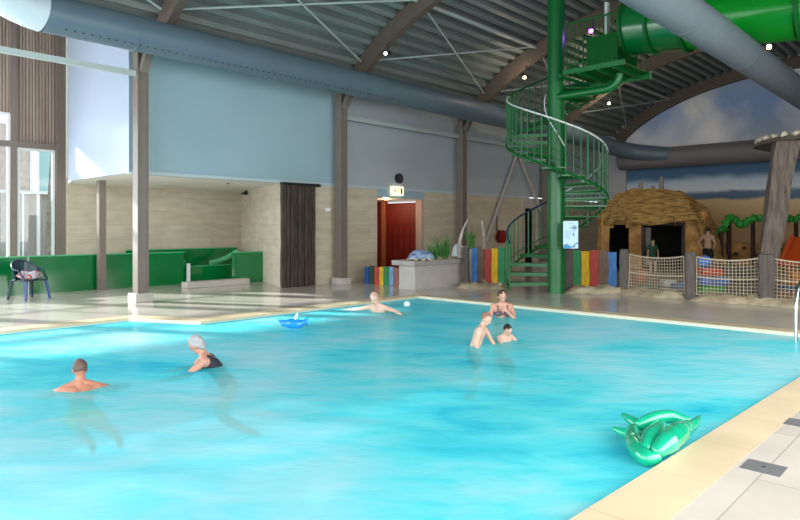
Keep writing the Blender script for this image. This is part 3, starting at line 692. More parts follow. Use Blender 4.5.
# ---------------------------------------------------------------- coloured plank fences
PC = {'blue': ('#4f86c8',), 'brown': ('#7c6252',), 'red': ('#b8433a',), 'yellow': ('#dcae1e',), 'green': ('#2a8a52',), 'navy': ('#234a86',), 'dark green': ('#1f4a38',), 'light blue': ('#7ba3c8',), 'pink': ('#a3685c',)}
def planks(x0, x1, ybot0, ybot1, ytop, cols, where, dref=None):
    """painted vertical planks between two pixel columns of the ground line"""
    n = len(cols); prev = None
    a = G(x0, ybot0); b = G(x1, ybot1)
    dr = (b - a); Lh = dr.length / n; dr.normalize(); nn = Vector((-dr.y, dr.x, 0))
    h0 = EYE - (ytop - HOR) / (ybot0 - HOR) * EYE
    for k, cn in enumerate(cols):
        p = a + dr * (k * Lh + .012); q = a + dr * ((k + 1) * Lh - .012)
        h = h0 + random.uniform(-.03, .03)
        bm = B(); prism(bm, [(v.x, v.y) for v in (p, q, q + nn * .05, p + nn * .05)], 0, h)
        bmesh.ops.subdivide_edges(bm, edges=[e for e in bm.edges if abs(e.verts[0].co.z - e.verts[1].co.z) > .2], cuts=5)
        for v in bm.verts:
            if 0.01 < v.co.z < h - .01: v.co += dr * noise.noise(v.co * 4) * .018
        m = mat('painted_plank_' + cn.replace(' ', '_'), PC[cn][0], .7, var=.18, scale=8, stretch=(3, 3, .5), bump=.4, bscale=20)
        obj('fence_plank', bm, m, None, label=cn + ' painted fence plank ' + where, cat='fence plank', group='painted fence planks')
planks(471, 505, 283.5, 285, 248, ['blue', 'brown', 'red', 'yellow', 'green'], 'between the planter and the spiral stair')
planks(572, 617, 287, 288, 251, ['green', 'yellow', 'red', 'brown', 'blue'], 'right of the spiral stair pole')
planks(364, 399, 283.5, 285.5, 266, ['navy', 'dark green', 'red', 'yellow', 'green', 'light blue', 'pink'], 'in front of the red door')
def post(x, y, ytop, label, w=.3):
    c = G(x, y); h = EYE - (ytop - HOR) / (y - HOR) * EYE
    bm = B(); M = Matrix.Translation((c.x, c.y, 0)) @ Matrix.Rotation(ANG * .5, 4, 'Z'); box(bm, (-w / 2, -w / 2, 0), (w / 2, w / 2, h), M, .015)
    bmesh.ops.subdivide_edges(bm, edges=[e for e in bm.edges if abs(e.verts[0].co.z - e.verts[1].co.z) > .3], cuts=4)
    lumpy([v for v in bm.verts if v.co.z > .05], .02, 3)
    obj('fence_post', bm, M_wood, None, label=label, cat='fence post', group='weathered fence posts'); return c
post(466, 286, 247, 'grey weathered fence post touching the right end of the planter', .17)
post(568, 291, 249, 'grey weathered fence post beside the blue notice board', .26)
P1 = post(624, 293, 249, 'grey weathered fence post between the blue plank and the first rope net', .22)
P2 = post(690, 299.5, 252, 'grey weathered fence post between the two full rope nets', .22)
P3 = post(766, 304, 254, 'grey weathered fence post in front of the leaning wooden pillar', .3)
P4 = Vector((-2.15, 16.0, 0)); 
def net(a, b, label, zt=1.02, zb=.13):
    t = thing('rope_net', label, 'net', ((a.x + b.x) / 2, (a.y + b.y) / 2, zb), 0, 'rope nets between the fence posts')
    d_ = (b - a); d_.z = 0; L_ = d_.length; d_.normalize(); a = a + d_ * .14; L_ -= .28
    def P(u, v):   # sagging net
        sag = .07 * 4 * u * (1 - u)
        top = zt - sag; return Vector((a.x, a.y, 0)) + d_ * (u * L_) + Vector((0, 0, zb + (top - zb) * v)) + Vector((-d_.y, d_.x, 0)) * (.03 * math.sin(3 * u + 2 * v))
    bm = B(); N_ = 24
    tube(bm, [P(i / N_, 1) for i in range(N_ + 1)], .019, 6); tube(bm, [P(i / N_, 0) for i in range(N_ + 1)], .014, 6)
    tube(bm, [P(0, i / 6) for i in range(7)], .014, 6); tube(bm, [P(1, i / 6) for i in range(7)], .014, 6); tube(bm, [P(i / N_, .48) for i in range(N_ + 1)], .012, 5)
    obj('border_rope', bm, M_rope, t, True)
    bm = B(); nx = int(L_ / .074); nz = 11
    for i in range(1, nx): tube(bm, [P(i / nx, j / 5) for j in range(6)], .0065, 4)
    for j in range(1, nz): tube(bm, [P(i / 12, j / nz) for i in range(13)], .0065, 4)
    obj('netting', bm, M_rope, t)
net(P1, P2, 'cream rope net left, between the post by the blue plank and the next post')
net(P2, P3, 'cream rope net in front of the blue, red and green play blocks')
net(P3, P4, 'cream rope net at the right edge of the picture')
post(852, 309, 254, 'grey weathered fence post just beyond the right net', .25)
# sand beds along the fences
def sandbed(pts, h, label):
    bm = B(); n = 26; W_ = .55; rows = []
    P_ = [Vector(p) for p in pts]
    L_ = [0]
    for a, b in zip(P_, P_[1:]): L_.append(L_[-1] + (b - a).length)
    for i in range(n + 1):
        s = L_[-1] * i / n
        for k in range(len(P_) - 1):
            if s <= L_[k + 1] + 1e-6: break
        p = P_[k].lerp(P_[k + 1], (s - L_[k]) / (L_[k + 1] - L_[k])); dr = (P_[k + 1] - P_[k]).normalized(); nn = Vector((-dr.y, dr.x, 0)); row = []
        for j in range(11):
            v_ = j / 10 * 2 - 1; z = h * (1 - v_ * v_) * (.6 + .7 * abs(noise.noise(Vector((i * .6, j * .35, 1.3))))) * (min(1, i / 2, (n - i) / 2))
            row.append(bm.verts.new(p + nn * (v_ * W_ * (.85 + .3 * noise.noise(Vector((i * .4, v_, 5))))) + Vector((0, 0, .002 + max(0, z)))))
        rows.append(row)
    for a, b in zip(rows, rows[1:]):
        for j in range(10): bm.faces.new((a[j], a[j + 1], b[j + 1], b[j]))
    obj('sand_bed', bm, M_sand, None, True, label=label, cat='sand', kind='stuff')
sandbed([G(458, 287), G(506, 288)], .16, 'rough sand bed in front of the left coloured planks')
sandbed([G(563, 292), G(622, 293), G(692, 299)], .2, 'rough sand bed under the right coloured planks and first net')
sandbed([G(692, 299), G(766, 304), P4 + Vector((.6, 0, 0))], .2, 'rough sand bed under the two nets on the right')
for x, y, r in ((484, 285, .06), (500, 289, .09), (486, 287, .05), (599, 291, .08), (586, 292, .06), (725, 300, .06)):
    c = G(x, y); bm = B(); ball(bm, (c.x, c.y, .11 + r * .3), (r, r * .8, r * .6), 10); lumpy(bm.verts, r * .3, 9); obj('beach_stone', bm, mat('beach_stone_grey', '#a89b86', .9, var=.2, scale=12), None, True, label={484: 'small stone on the sand below the red plank', 500: 'largest pale stone on the sand at the foot of the spiral stair', 486: 'small flat stone on the sand below the brown plank', 599: 'stone on the sand below the red plank right of the stair', 586: 'stone on the sand below the green and yellow planks right of the stair', 725: 'small stone on the sand under the middle net'}[x], cat='stone', group='stones on the sand')

# ---------------------------------------------------------------- spiral staircase with platform
SX, SY = -8.48, 15.0
t = stair = thing('spiral_staircase', 'tall green steel spiral staircase with white handrail around a thick green pole', 'staircase', (SX, SY, 0))
bm = B(); tube(bm, [(SX, SY, 0), (SX, SY, 9.0)], .225, 36, caps=True); obj('central_pole', bm, M_green, t, True)
RO = 1.28
base_dir = math.atan2(-RT[1], -RT[0])            # W = camera left
KEYS = [(-12, .12), (0, .30), (90, 1.25), (180, 2.35), (270, 3.05), (360, 3.85), (450, 4.75), (540, 5.5)]
def hz(th):
    for (a, za), (b, zb) in zip(KEYS, KEYS[1:]):
        if th <= b: return za + (zb - za) * (th - a) / (b - a)
    return KEYS[-1][1]
def sp(th, r, z):     # th clockwise seen from above
    a = base_dir - math.radians(th); return Vector((SX + math.cos(a) * r, SY + math.sin(a) * r, z))
NT = 25
for k in range(NT):
    t0 = -12 + k * 22.0; t1 = t0 + 26; z = hz(t0 + 11)
    bm = B(); n = 5; up = [sp(t0 + (t1 - t0) * i / n, RO, 0) for i in range(n + 1)]; inn = [sp(t0 + (t1 - t0) * i / n, .2, 0) for i in range(n, -1, -1)]
    prism(bm, [(v.x, v.y) for v in up + inn], z - .035, z)
    # folded front edge
    a = sp(t0, .2, 0); b = sp(t0, RO, 0); dr = (b - a).normalized(); nn = Vector((-dr.y, dr.x, 0)) * .02
    prism(bm, [(v.x, v.y) for v in (a, b, b + nn, a + nn)], z - .09, z)
    obj('tread', bm, M_green, t)
bal = 0
for k in range(64):
    th = -10 + k * 8.6
    if th > 535: break
    z = hz(th); bm = B(); tube(bm, [sp(th, RO, z - .1), sp(th, RO, z + 1.15)], .016 if k % 3 else .024, 6); obj('baluster', bm, M_green, t); bal += 1
def helix(r, t0, t1, dz, n=60): return [sp(t0 + (t1 - t0) * i / n, r, hz(t0 + (t1 - t0) * i / n) + dz) for i in range(n + 1)]
bm = B(); tube(bm, helix(RO, -10, 100, 1.16), .025, 8); obj('handrail', bm, mat('dark_blue_handrail', '#1d3550', .4), t, True, label='dark blue lower handrail')
bm = B(); tube(bm, helix(RO, 100, 385, 1.16, 90), .022, 8); obj('handrail', bm, mat('white_handrail', '#c9cfcc', .4), t, True, label='white upper handrail')
bm = B(); tube(bm, helix(RO, 385, 540, 1.16, 60), .024, 8); obj('handrail', bm, M_greend, t, True)
bm = B(); tube(bm, helix(.30, 240, 400, 1.0), .016, 8); obj('inner_handrail', bm, MATS['white_handrail'], t, True, label='white inner handrail')
bm = B(); tube(bm, helix(RO + .01, -10, 540, -.03, 140), .03, 6); tube(bm, helix(RO, 0, 540, .2, 120), .012, 5); tube(bm, helix(RO, 190, 540, .42, 90), .010, 5); obj('outer_stringer', bm, M_greend, t, True)
# platform towards +x
PZ = 5.56
bm = B(); box(bm, (SX + .62, SY - .75, PZ - .03), (-6.35, SY + .75, PZ)); obj('platform_floor', bm, M_greend, t)
bm = B()
box(bm, (SX + .62, SY - .78, PZ - .09), (-6.3, SY - .73, PZ + .03)); box(bm, (SX - .3, SY + .75, PZ - .16), (-6.3, SY + .8, PZ + .03))
for x in (-8, -7.5, -7, -6.6): box(bm, (x, SY - .73, PZ - .12), (x + .05, SY + .75, PZ - .03))
obj('platform_beams', bm, M_green, t)
bm = B(); tube(bm, [(SX, SY - .1, PZ - .45), (-7.2, SY - .1, PZ - .45)] + bez((-7.1, SY - .1, PZ - .45), (-6.75, SY - .1, PZ - .45), (-6.7, SY - .1, PZ - .12)), .1, 16); obj('support_pipe', bm, M_green, t, True)
for k in range(12):
    x = SX + .72 + k * .105
    bm = B(); tube(bm, [(x, SY - .75, PZ), (x, SY - .75, PZ + 1.15)], .013, 6); obj('baluster', bm, M_greend, t)
for k in range(15):
    x = SX + .25 + k * .13
    bm = B(); tube(bm, [(x, SY + .77, PZ), (x, SY + .77, PZ + 1.15)], .013, 6); obj('baluster', bm, M_greend, t)
bm = B(); tube(bm, [(SX + .7, SY - .75, PZ + 1.16), (-6.5, SY - .75, PZ + 1.16)], .022, 8); obj('platform_rail', bm, M_greend, t, True)
bm = B(); tube(bm, [(SX + .2, SY + .77, PZ + 1.16), (-6.5, SY + .77, PZ + 1.16)], .022, 8); obj('platform_rail', bm, M_greend, t, True)
bm = B(); tube(bm, [(SX + .7, SY - .75, PZ + .15), (-6.5, SY - .75, PZ + .15)], .012, 6); obj('toe_rail', bm, M_greend, t, True)
# slide tube
M_tube1 = mat('dark_green_tube', '#05602c', .22, coat=.3)
M_tube2 = bpy.data.materials.new('lit_green_translucent_tube'); M_tube2.use_nodes = True
N = M_tube2.node_tree.nodes; L = M_tube2.node_tree.links; p_ = N['Principled BSDF']; p_.inputs['Base Color'].default_value = hexc('#0d9a2c'); p_.inputs['Roughness'].default_value = .2  # brighter base green paints in light falling through these sections
tr_ = N.new('ShaderNodeBsdfTranslucent'); tr_.inputs[0].default_value = hexc('#16c22c'); mx_ = N.new('ShaderNodeMixShader'); mx_.inputs[0].default_value = .45
L.new(p_.outputs[0], mx_.inputs[1]); L.new(tr_.outputs[0], mx_.inputs[2]); L.new(mx_.outputs[0], N['Material Output'].inputs[0])
t = thing('tube_slide', 'bright green tube slide running right from the stair platform under the roof', 'slide', (-6.3, 15, 5.8))
def shellpipe(bm, a, b, r, th=.02, seg=48):
    a = Vector(a); b = Vector(b); d_ = (b - a).normalized(); s = d_.cross(Vector((0, 0, 1))).normalized(); u = s.cross(d_)
    R_ = []
    for p, rr in ((a, r), (b, r), (b, r - th), (a, r - th)): R_.append([bm.verts.new(p + (s * math.cos(2 * PI * k / seg) + u * math.sin(2 * PI * k / seg)) * rr) for k in range(seg)])
    for i in range(4):
        for k in range(seg): bm.faces.new((R_[i][k], R_[i][(k + 1) % seg], R_[(i + 1) % 4][(k + 1) % seg], R_[(i + 1) % 4][k]))
def cz(x): return 6.47 - (x + 6.3) * .10
xs = [(-6.5, -5.92, M_tube1), (-5.88, -5.2, M_tube1), (-5.16, -2.95, M_tube2), (-2.9, -.3, M_tube2), (-.25, .9, M_tube1)]
for a, b, m in xs:
    bm = B(); shellpipe(bm, (a, SY, cz(a)), (b, SY, cz(b)), .61); obj('tube_section', bm, m, t, True, label='dark green section' if m == M_tube1 else 'green section, brightened as lit through')
for x in (-6.5, -5.9, -5.18, -2.92, -.27):
    bm = B(); shellpipe(bm, (x - .035, SY, cz(x)), (x + .035, SY, cz(x)), .67, .055); obj('flange', bm, M_greend if x < -5 or x > -3 else M_green, t, True)
bm = B(); box(bm, (-7.3, SY - .6, PZ + .02), (-6.55, SY - .55, PZ + .75)); box(bm, (-7.3, SY + .55, PZ + .02), (-6.55, SY + .6, PZ + .75)); box(bm, (-7.3, SY - .55, PZ + .02), (-6.55, SY + .55, PZ + .08)); obj('entry_trough', bm, M_greend, t)
bm = B(); box(bm, (-6.85, SY - .62, PZ + .75), (-6.78, SY - .5, PZ + 1.5)); obj('entry_post', bm, M_rod, t)
bm = B(); box(bm, (-6.85, SY + .5, PZ + .75), (-6.78, SY + .62, PZ + 1.5)); obj('entry_post', bm, M_rod, t)

# notice board beside the pole
t = thing('notice_board', 'pale blue notice board with small dark figures and a blue wave, beside the stair pole', 'sign', at(571, 249, 16.0))
bd = 15.95
def scr(x, y, d_=bd): return at(x, y, d_)
NB = [scr(563.3, 248.5), scr(578.2, 248.5)]
A0 = NB[0]; ux = (NB[1] - NB[0]).normalized(); nf = Vector((ux.y, -ux.x, 0))   # towards camera
WB = (NB[1] - NB[0]).length; HB = 27.5 / F_PX * bd
def brd(bm, u0, u1, v0, v1, off, th=.004):
    a = A0 + ux * u0 * WB + nf * off; b = A0 + ux * u1 * WB + nf * off
    prism(bm, [(p.x, p.y) for p in (a, b, b + nf * th, a + nf * th)], A0.z + v0 * HB, A0.z + v1 * HB)
bm = B(); brd(bm, 0, 1, 0, 1, -.03, .03); bo_ = obj('board', bm, mat('pale_blue_board', '#b9dcee', .4), t)
bm = B()
for k in range(3):
    u = .62 + k * .1; brd(bm, u, u + .06, .70, .80, .001); brd(bm, u + .012, u + .048, .81, .845, .001)
brd(bm, .46, .58, .745, .77, .001); brd(bm, .66, .70, .44, .58, .001); brd(bm, .63, .73, .5, .53, .001); brd(bm, .70, .76, .02, .12, .001)
obj('figures', bm, mat('board_dark_blue', '#27456e', .5), bo_)
bm = B()
for r in range(5):
    brd(bm, .14, .46, .36 + r * .06, .385 + r * .06, .001)
for r in range(2): brd(bm, .52, .84, .62 + r * .04, .635 + r * .04, .001)
brd(bm, .3, .7, .90, .92, .001); obj('text_lines', bm, mat('board_lilac', '#a7a6cc', .5), bo_)
bm = B()
for k in range(16):
    u = k / 16; h = .12 + .05 * math.sin(u * 9) + .1 * max(0, u - .5); lo = 0 if u < .45 else h - .05
    brd(bm, u, u + 1 / 16, lo + .002, h, .001)
obj('wave', bm, mat('board_wave_blue', '#2e8fc6', .5), bo_)
bm = B(); a = A0 + ux * (.3 * WB) - nf * .03
for v_ in (.12, .88):
    z = A0.z + v_ * HB; tube(bm, [Vector((SX + .1, SY - .1, z)), Vector((a.x, a.y, z)) - nf * .012 + ux * .05], .012, 6)
obj('bracket', bm, M_chrome, t, True)

# ---------------------------------------------------------------- leaning wooden pillar with shell-edged top
pb = Vector((-3.62, 17.2, 0)); ptp = Vector((-3.25, 17.2, 3.92))
pb = at(763, 290, 16.2); pb.z = -.0; ptp = at(786, 142, 16.2)
t = thing('leaning_pillar', 'massive leaning grey wooden pillar behind the fence at the right', 'pillar', pb)
bm = B(); M = R3(ANG - .35); rows = []
for i in range(15):
    c = pb.lerp(ptp, i / 14); w_ = .19 + .07 * i / 14; row = []
    for sx, sy in ((-1, -1), (-.3, -1.05), (.3, -1), (1, -1), (1.04, 0), (1, 1), (0, 1), (-1, 1), (-1.03, 0)):
        p = c + M @ Vector((sx * w_, sy * w_, 0)); p += noise.noise_vector(Vector((p.x * 3, p.y * 3, p.z * 1.5))) * .04 * (1 if i else 0); row.append(bm.verts.new((p.x, p.y, c.z if i in (0, 14) else p.z)))
    rows.append(row)
for a, b in zip(rows, rows[1:]):
    for k in range(9): bm.faces.new((a[k], a[(k + 1) % 9], b[(k + 1) % 9], b[k]))
bm.faces.new(rows[0][::-1]); bm.faces.new(rows[-1]); obj('trunk', bm, mat('pillar_wood', '#6e6258', .9, var=.35, scale=5, stretch=(4, 4, .4), bump=.8, bscale=16), t, False)
tc_ = at(830, 138, 16.6); bm = B(); tube(bm, [(tc_.x, tc_.y, ptp.z + .0), (tc_.x, tc_.y, ptp.z + .12)], [1.75, 1.68], 40); lumpy(bm.verts, .03, 2); cd_ = obj('canopy_disc', bm, mat('dark_thatch_disc', '#5f564b', .9, var=.2, scale=8), t)
for k in range(34):
    a = 2 * PI * k / 34; p = Vector((tc_.x + 1.62 * math.cos(a), tc_.y + 1.62 * math.sin(a), ptp.z + .16)); bm = B(); ball(bm, p, (.11, .09, .08), 10, Matrix.Rotation(a, 3, 'Z')); lumpy(bm.verts, .03, 8); obj('rim_shell', bm, mat('cream_shell', '#c9bca6', .7, var=.1, scale=9), cd_, True)

# ---------------------------------------------------------------- thatched hut
HC = at(652, 260, 24.6); HC.z = 0
t = thing('thatched_hut', 'rounded sand coloured hut with shaggy thatched roof and two dark openings', 'hut', HC, ANG - .376)
MH = Matrix.Translation(HC) @ Matrix.Rotation(ANG - .376, 4, 'Z')      # local x = right, y = away
def hx(px): return (px - 652) / F_PX * 24.6
bm = B()
segs = [(hx(604), hx(611)), (hx(631), hx(644)), (hx(681), hx(700))]
for a, b in segs: box(bm, (a, -.2, 0), (b, .25, 2.0))
box(bm, (hx(604), -.2, 1.85), (hx(700), .25, 2.3))
box(bm, (hx(611), -.2, 1.72), (hx(616), .25, 1.86)); box(bm, (hx(627), -.2, 1.72), (hx(631), .25, 1.86))
bmesh.ops.subdivide_edges(bm, edges=bm.edges[:], cuts=3, use_grid_fill=True); lumpy(bm.verts, .06, 2.2)
loc(bm, MH); obj('front_wall', bm, M_hutwall, t)
for sx in (0, 1):
    bm = B(); x0 = hx(602) if sx == 0 else hx(700); box(bm, (x0 - .1, .25, 0), (x0 + .1, 2.7, 2.2)); bmesh.ops.subdivide_edges(bm, edges=bm.edges[:], cuts=4, use_grid_fill=True); lumpy(bm.verts, .06, 2.2); loc(bm, MH); obj('side_wall', bm, M_hutwall, t)
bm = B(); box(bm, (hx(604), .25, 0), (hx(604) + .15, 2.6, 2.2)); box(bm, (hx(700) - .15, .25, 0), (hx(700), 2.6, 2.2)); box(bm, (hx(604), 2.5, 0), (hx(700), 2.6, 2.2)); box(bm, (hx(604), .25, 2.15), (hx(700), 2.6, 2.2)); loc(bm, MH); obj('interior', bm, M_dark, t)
bm = B(); box(bm, (hx(642), -.26, 0), (hx(645), -.21, 1.9)); box(bm, (hx(679), -.26, 0), (hx(682), -.21, 1.9)); box(bm, (hx(642), -.26, 1.8), (hx(682), -.21, 1.92)); loc(bm, MH); obj('door_frame', bm, M_darkwood, t)
# roof: shaggy overhanging cap
bm = B(); n, kk = 72, 22; rows = []
for i in range(kk + 1):
    u = i / kk; row = []
    for j in range(n):
        a = 2 * PI * j / n; ca, sa = math.cos(a), math.sin(a)
        rx = 2.05 if ca < 0 else 2.65; ry = 1.75
        sq = lambda c_: math.copysign(abs(c_) ** .75, c_)
        rr = math.cos(u * PI / 2) ** .8
        x = hx(652) + sq(ca) * rx * rr; y_ = .95 + sq(sa) * ry * rr
        low = 1.92 if ca < .5 else 1.92 - 1.9 * min(1, (ca - .5) / .3)
        z = low + (3.25 - low) * math.sin(u * PI / 2) ** 1.05 + .12 * math.sin(a * 9 + u * 5) * (1 - u)
        p = Vector((x, y_, z)); p += noise.noise_vector(p * 2.5) * .12; p.z = max(p.z, 0); row.append(bm.verts.new(p))
    rows.append(row)
for a, b in zip(rows, rows[1:]):
    for j in range(n): bm.faces.new((a[j], a[(j + 1) % n], b[(j + 1) % n], b[j]))
lo = [bm.verts.new(Vector((v.co.x * .97 + hx(650) * .03, v.co.y * .9 + .1, max(0, v.co.z - .02)))) for v in rows[0]]
for j in range(n): bm.faces.new((rows[0][(j + 1) % n], rows[0][j], lo[j], lo[(j + 1) % n]))
bmesh.ops.remove_doubles(bm, verts=bm.verts[:], dist=.001)
loc(bm, MH); obj('thatched_roof', bm, M_thatch, t, True)
bm = B()
for px, h in ((641, .35), (661, .55), (653, .2)):
    x = hx(px); tube(bm, [(x, 1.1, 3.05), (x, 1.1, 3.2 + h)], [.12, .07], 8)
loc(bm, MH); obj('roof_stones', bm, mat('grey_roof_stone', '#8e8a84', .9), t)
bm = B()
for k in range(260):
    a = random.uniform(PI * 1.0, PI * 2.0) ; ca, sa = math.cos(a), math.sin(a); sq = lambda c_: math.copysign(abs(c_) ** .75, c_)
    rx = 2.05 if ca < 0 else 2.65
    if ca > .5: continue
    p = Vector((hx(652) + sq(ca) * rx * .99, .95 + sq(sa) * 1.75 * .99, 1.98 + random.uniform(-.02, .1)))
    tube(bm, [p, p + Vector((ca * .04, sa * .05, -random.uniform(.12, .22)))], [.02, .004], 4)
loc(bm, MH); obj('fringe', bm, M_thatch, t, kind='stuff')

# climbing mound, posts, garland, holds, orange slide
CM = at(757, 262, 24.5); CM.z = 0
bm = B(); n = 16; rows = []
for i in range(n + 1):
    row = []
    for j in range(9):
        x = -1.2 + 4.65 * i / n; y_ = j / 8 * 1.6; z = 1.1 * min(1, (j / 8 * 1.25)) * min(1, .25 + i / 4) ; p = Vector((x, y_, z)) + noise.noise_vector(Vector((x, y_, z)) * 1.6) * .05; p.z = max(0, p.z) if j else 0; row.append(bm.verts.new(p))
    rows.append(row)
for a, b in zip(rows, rows[1:]):
    for j in range(8): bm.faces.new((a[j], a[j + 1], b[j + 1], b[j]))
bot = [[bm.verts.new(Vector((r[j].co.x, r[j].co.y, -.0))) for j in (8,)] for r in rows]
for i in range(n): bm.faces.new((rows[i][8], bot[i][0], bot[i + 1][0], rows[i + 1][8]))
MM = Matrix.Translation(CM) @ Matrix.Rotation(ANG, 4, 'Z'); loc(bm, MM)
cm = obj('climbing_mound', bm, M_hutwall, None, True, label='sand coloured climbing mound with dark holds in front of the mural', cat='climbing wall')
for x, y in ((736, 254), (766, 248), (780, 249), (785, 254), (744, 248), (757, 255)):
    bm = B(); c = at(x, y, 24.75 + (258 - y) * .05); ball(bm, c, (.09, .09, .07), 8); o = obj('climbing_hold', bm, mat('dark_hold', '#3a2a22', .8) if x != 744 else mat('red_brown_hold', '#7c3a28', .8), cm, True)
M_bark = mat('dark_bark', '#3a2620', .9, var=.2, scale=9)
for k, (x, yt, yb) in enumerate(((713.5, 244, 262), (721, 231, 262), (729, 220, 262), (753, 221, 262), (796, 220, 262))):
    p = at(x, yt, 23.9 if k < 2 else 24.6); q = p.copy(); q.z = 0 if k < 2 else .3
    bm = B(); tube(bm, [q, p], [.09, .075], 9); lumpy(bm.verts, .02, 5)
    obj('play_post', bm, M_bark, None, True, label=['shortest dark post beside the standing person', 'second dark post, under the low end of the green garland', 'dark post under the first hump of the garland', 'dark post just left of the leaning pillar', 'dark post right of the leaning pillar'][k], cat='post', group='dark play posts')
bm = B(); gp = [(716, 247), (715, 238), (719, 232), (724, 230), (726, 222), (730, 217), (735, 219), (741, 226), (747, 222), (753, 217.5), (762, 218), (772, 221), (780, 222), (787, 218), (793, 220), (800, 217), (812, 216), (822, 224)]
gp = [at(x, y, 24.2) for x, y in gp]
fine = []
for i in range(len(gp) - 1):
    for s in range(5): fine.append(gp[i].lerp(gp[i + 1], s / 5))
for s in range(3): fine = [fine[0]] + [(fine[i - 1] + fine[i] * 2 + fine[i + 1]) / 4 for i in range(1, len(fine) - 1)] + [fine[-1]]
tube(bm, fine, [.13 + .03 * math.sin(i * 1.7) for i in range(len(fine))], 12); lumpy(bm.verts, .06, 7); obj('leaf_garland', bm, mat('garland_green', '#1f8a28', .6, var=.35, scale=12), None, True, label='wavy bright green garland strung over the dark play posts', cat='garland')
bm = B(); p0 = at(801, 237, 22.8); p1 = at(789, 264, 22.2); d_ = Vector((RT[0], RT[1], 0)) * .3
for s in (-1, 1): tube(bm, [p0 + d_ * s, p1 + d_ * s], .09, 8)
v = [bm.verts.new(q) for q in (p0 - d_, p0 + d_, p1 + d_, p1 - d_)]; bm.faces.new(v); w = [bm.verts.new(q.co - Vector((0, 0, .04))) for q in v]; bm.faces.new(w[::-1])
tube(bm, [p0, Vector((p0.x, p0.y, 0))], .06, 8); tube(bm, [p1, Vector((p1.x, p1.y, 0))], .06, 8)
obj('small_slide', bm, mat('orange_plastic', '#d4531f', .4), None, label='small orange slide at the right edge behind the leaning pillar', cat='slide')
# soft play blocks behind the nets
def block(x, y, w_, h, d_, col, label, name='play_block', rz=0):
    c = at(x, y, d_); bm = B(); M = Matrix.Translation(c) @ Matrix.Rotation(ANG + rz, 4, 'Z'); box(bm, (-w_ / 2, -.3, -h / 2), (w_ / 2, .3, h / 2), M, min(h, w_) * .3)
    obj(name, bm, mat('soft_' + col.lstrip('#'), col, .5), None, True, label=label, cat='play block', group='plastic play blocks'); return c
D_ = 17.6
block(710, 290, .66, .28, D_, '#2f9a35', 'green play block, lowest of the stack behind the middle net')
block(711.5, 280.5, .80, .24, D_, '#3f73c4', 'wide blue play block, second from the floor behind the middle net')
block(708, 271.5, .58, .22, D_, '#c9402a', 'red play block below the top blue one behind the middle net')
c = at(704.5, 261.5, D_); bm = B(); ball(bm, c, (.2, .2, .17), 20); obj('play_ball', bm, mat('soft_blue_ball', '#2f7fd6', .4), None, True, label='bright blue ball on top of the stacked play blocks', cat='ball')
for x, y, w_, h, dd, col, la in ((648, 292, .5, .4, 18.2, '#2d6e4c', 'dark green play block low behind the left net'), (668, 288, .4, .5, 18.6, '#b9b6b0', 'grey white play block behind the left net'), (681, 290, .5, .4, 18.3, '#3f6ea0', 'blue play block low at the right of the left net'), (640, 274, .4, .3, 20, '#a8603a', 'brown orange play block behind the left net'), (748, 270, .9, .3, 21, '#b5682a', 'orange play block behind the middle net, right of the blue ball'), (790, 294, .5, .4, 18, '#3a5a86', 'blue play block behind the right net'), (797, 276, .4, .3, 19, '#cf7a2a', 'orange play block behind the right net')):
    c = at(x, y, dd); bm = B(); M = Matrix.Translation((c.x, c.y, 0)) @ Matrix.Rotation(ANG, 4, 'Z'); box(bm, (-w_ / 2, -.2, 0), (w_ / 2, .2, c.z + h / 2), M, .05)
    obj('play_block', bm, mat('soft_' + col.lstrip('#'), col, .5), None, True, label=la, cat='play block', group='plastic play blocks')
bm = B(); c = at(740, 268, 19.5); box(bm, (-.9, -.1, 0), (.9, .1, .55), Matrix.Translation((c.x, c.y, 0)) @ Matrix.Rotation(ANG, 4, 'Z'), .03); obj('low_rock_wall', bm, mat('dark_rock', '#5a5248', .9, var=.3, scale=5, bump=1, bscale=8), None, label='low dark rock wall behind the middle rope net', cat='wall')

# ---------------------------------------------------------------- lamps in the roof
def spotglow(x, y, Y, e, col):
    l = bpy.data.lights.new('spot_bulb', 'POINT'); l.energy = e; l.color = col; l.shadow_soft_size = .1
    o = bpy.data.objects.new('spot_bulb', l); COL.objects.link(o); o.location = onY(x, y, Y) + Vector((0, -.25, -.1))
spotglow(609, 103.5, 24.6, 60, (1, .8, .6)); spotglow(769, 47, 22, 90, (1, .78, .55)); spotglow(524.5, 77.5, 18.6, 20, (1, .8, .6))
def spotlamp(x, y, Y, col, e, label, r=.05):
    p = onY(x, y, Y); t = thing('spotlight', label, 'lamp', p, 0, None)
    bm = B(); ball(bm, p, r, 12); obj('bulb', bm, mat('bulb_' + col.lstrip('#'), col, .4, emit=e), t, True)
    bm = B(); tube(bm, [p + Vector((0, .03, .02)), p + Vector((0, .2, .06))], [r * 1.1, r * .9], 12); tube(bm, [p + Vector((0, .1, .05)), p + Vector((0, .1, .4))], .015, 6); obj('housing', bm, M_black, t, True)
spotlamp(385.5, 53.5, 12.6, '#ffffff', 3, 'small white spotlight on the second roof arch')
spotlamp(524.5, 77.5, 18.6, '#ffd9a0', 18, 'small warm spotlight on the arch left of the stair pole')
spotlamp(609, 103.5, 24.6, '#ffe0b0', 14, 'small warm spotlight on the arch right of the stair pole')
spotlamp(769, 47, 22, '#ffb860', 30, 'small orange spotlight below the right end of the green slide', .07)
spotlamp(591, 31, 15.6, '#a030ff', 60, 'small glowing purple lamp on the stair platform', .05)
q = bpy.data.lights.new('purple_lamp_glow', 'POINT'); q.energy = 10; q.color = (.5, .1, 1); q.shadow_soft_size = .06
o = bpy.data.objects.new('purple_lamp_glow', q); COL.objects.link(o); o.location = onY(591, 31, 15.5)
q = bpy.data.lights.new('tube_daylight', 'POINT'); 
bpy.data.lights.remove(q)

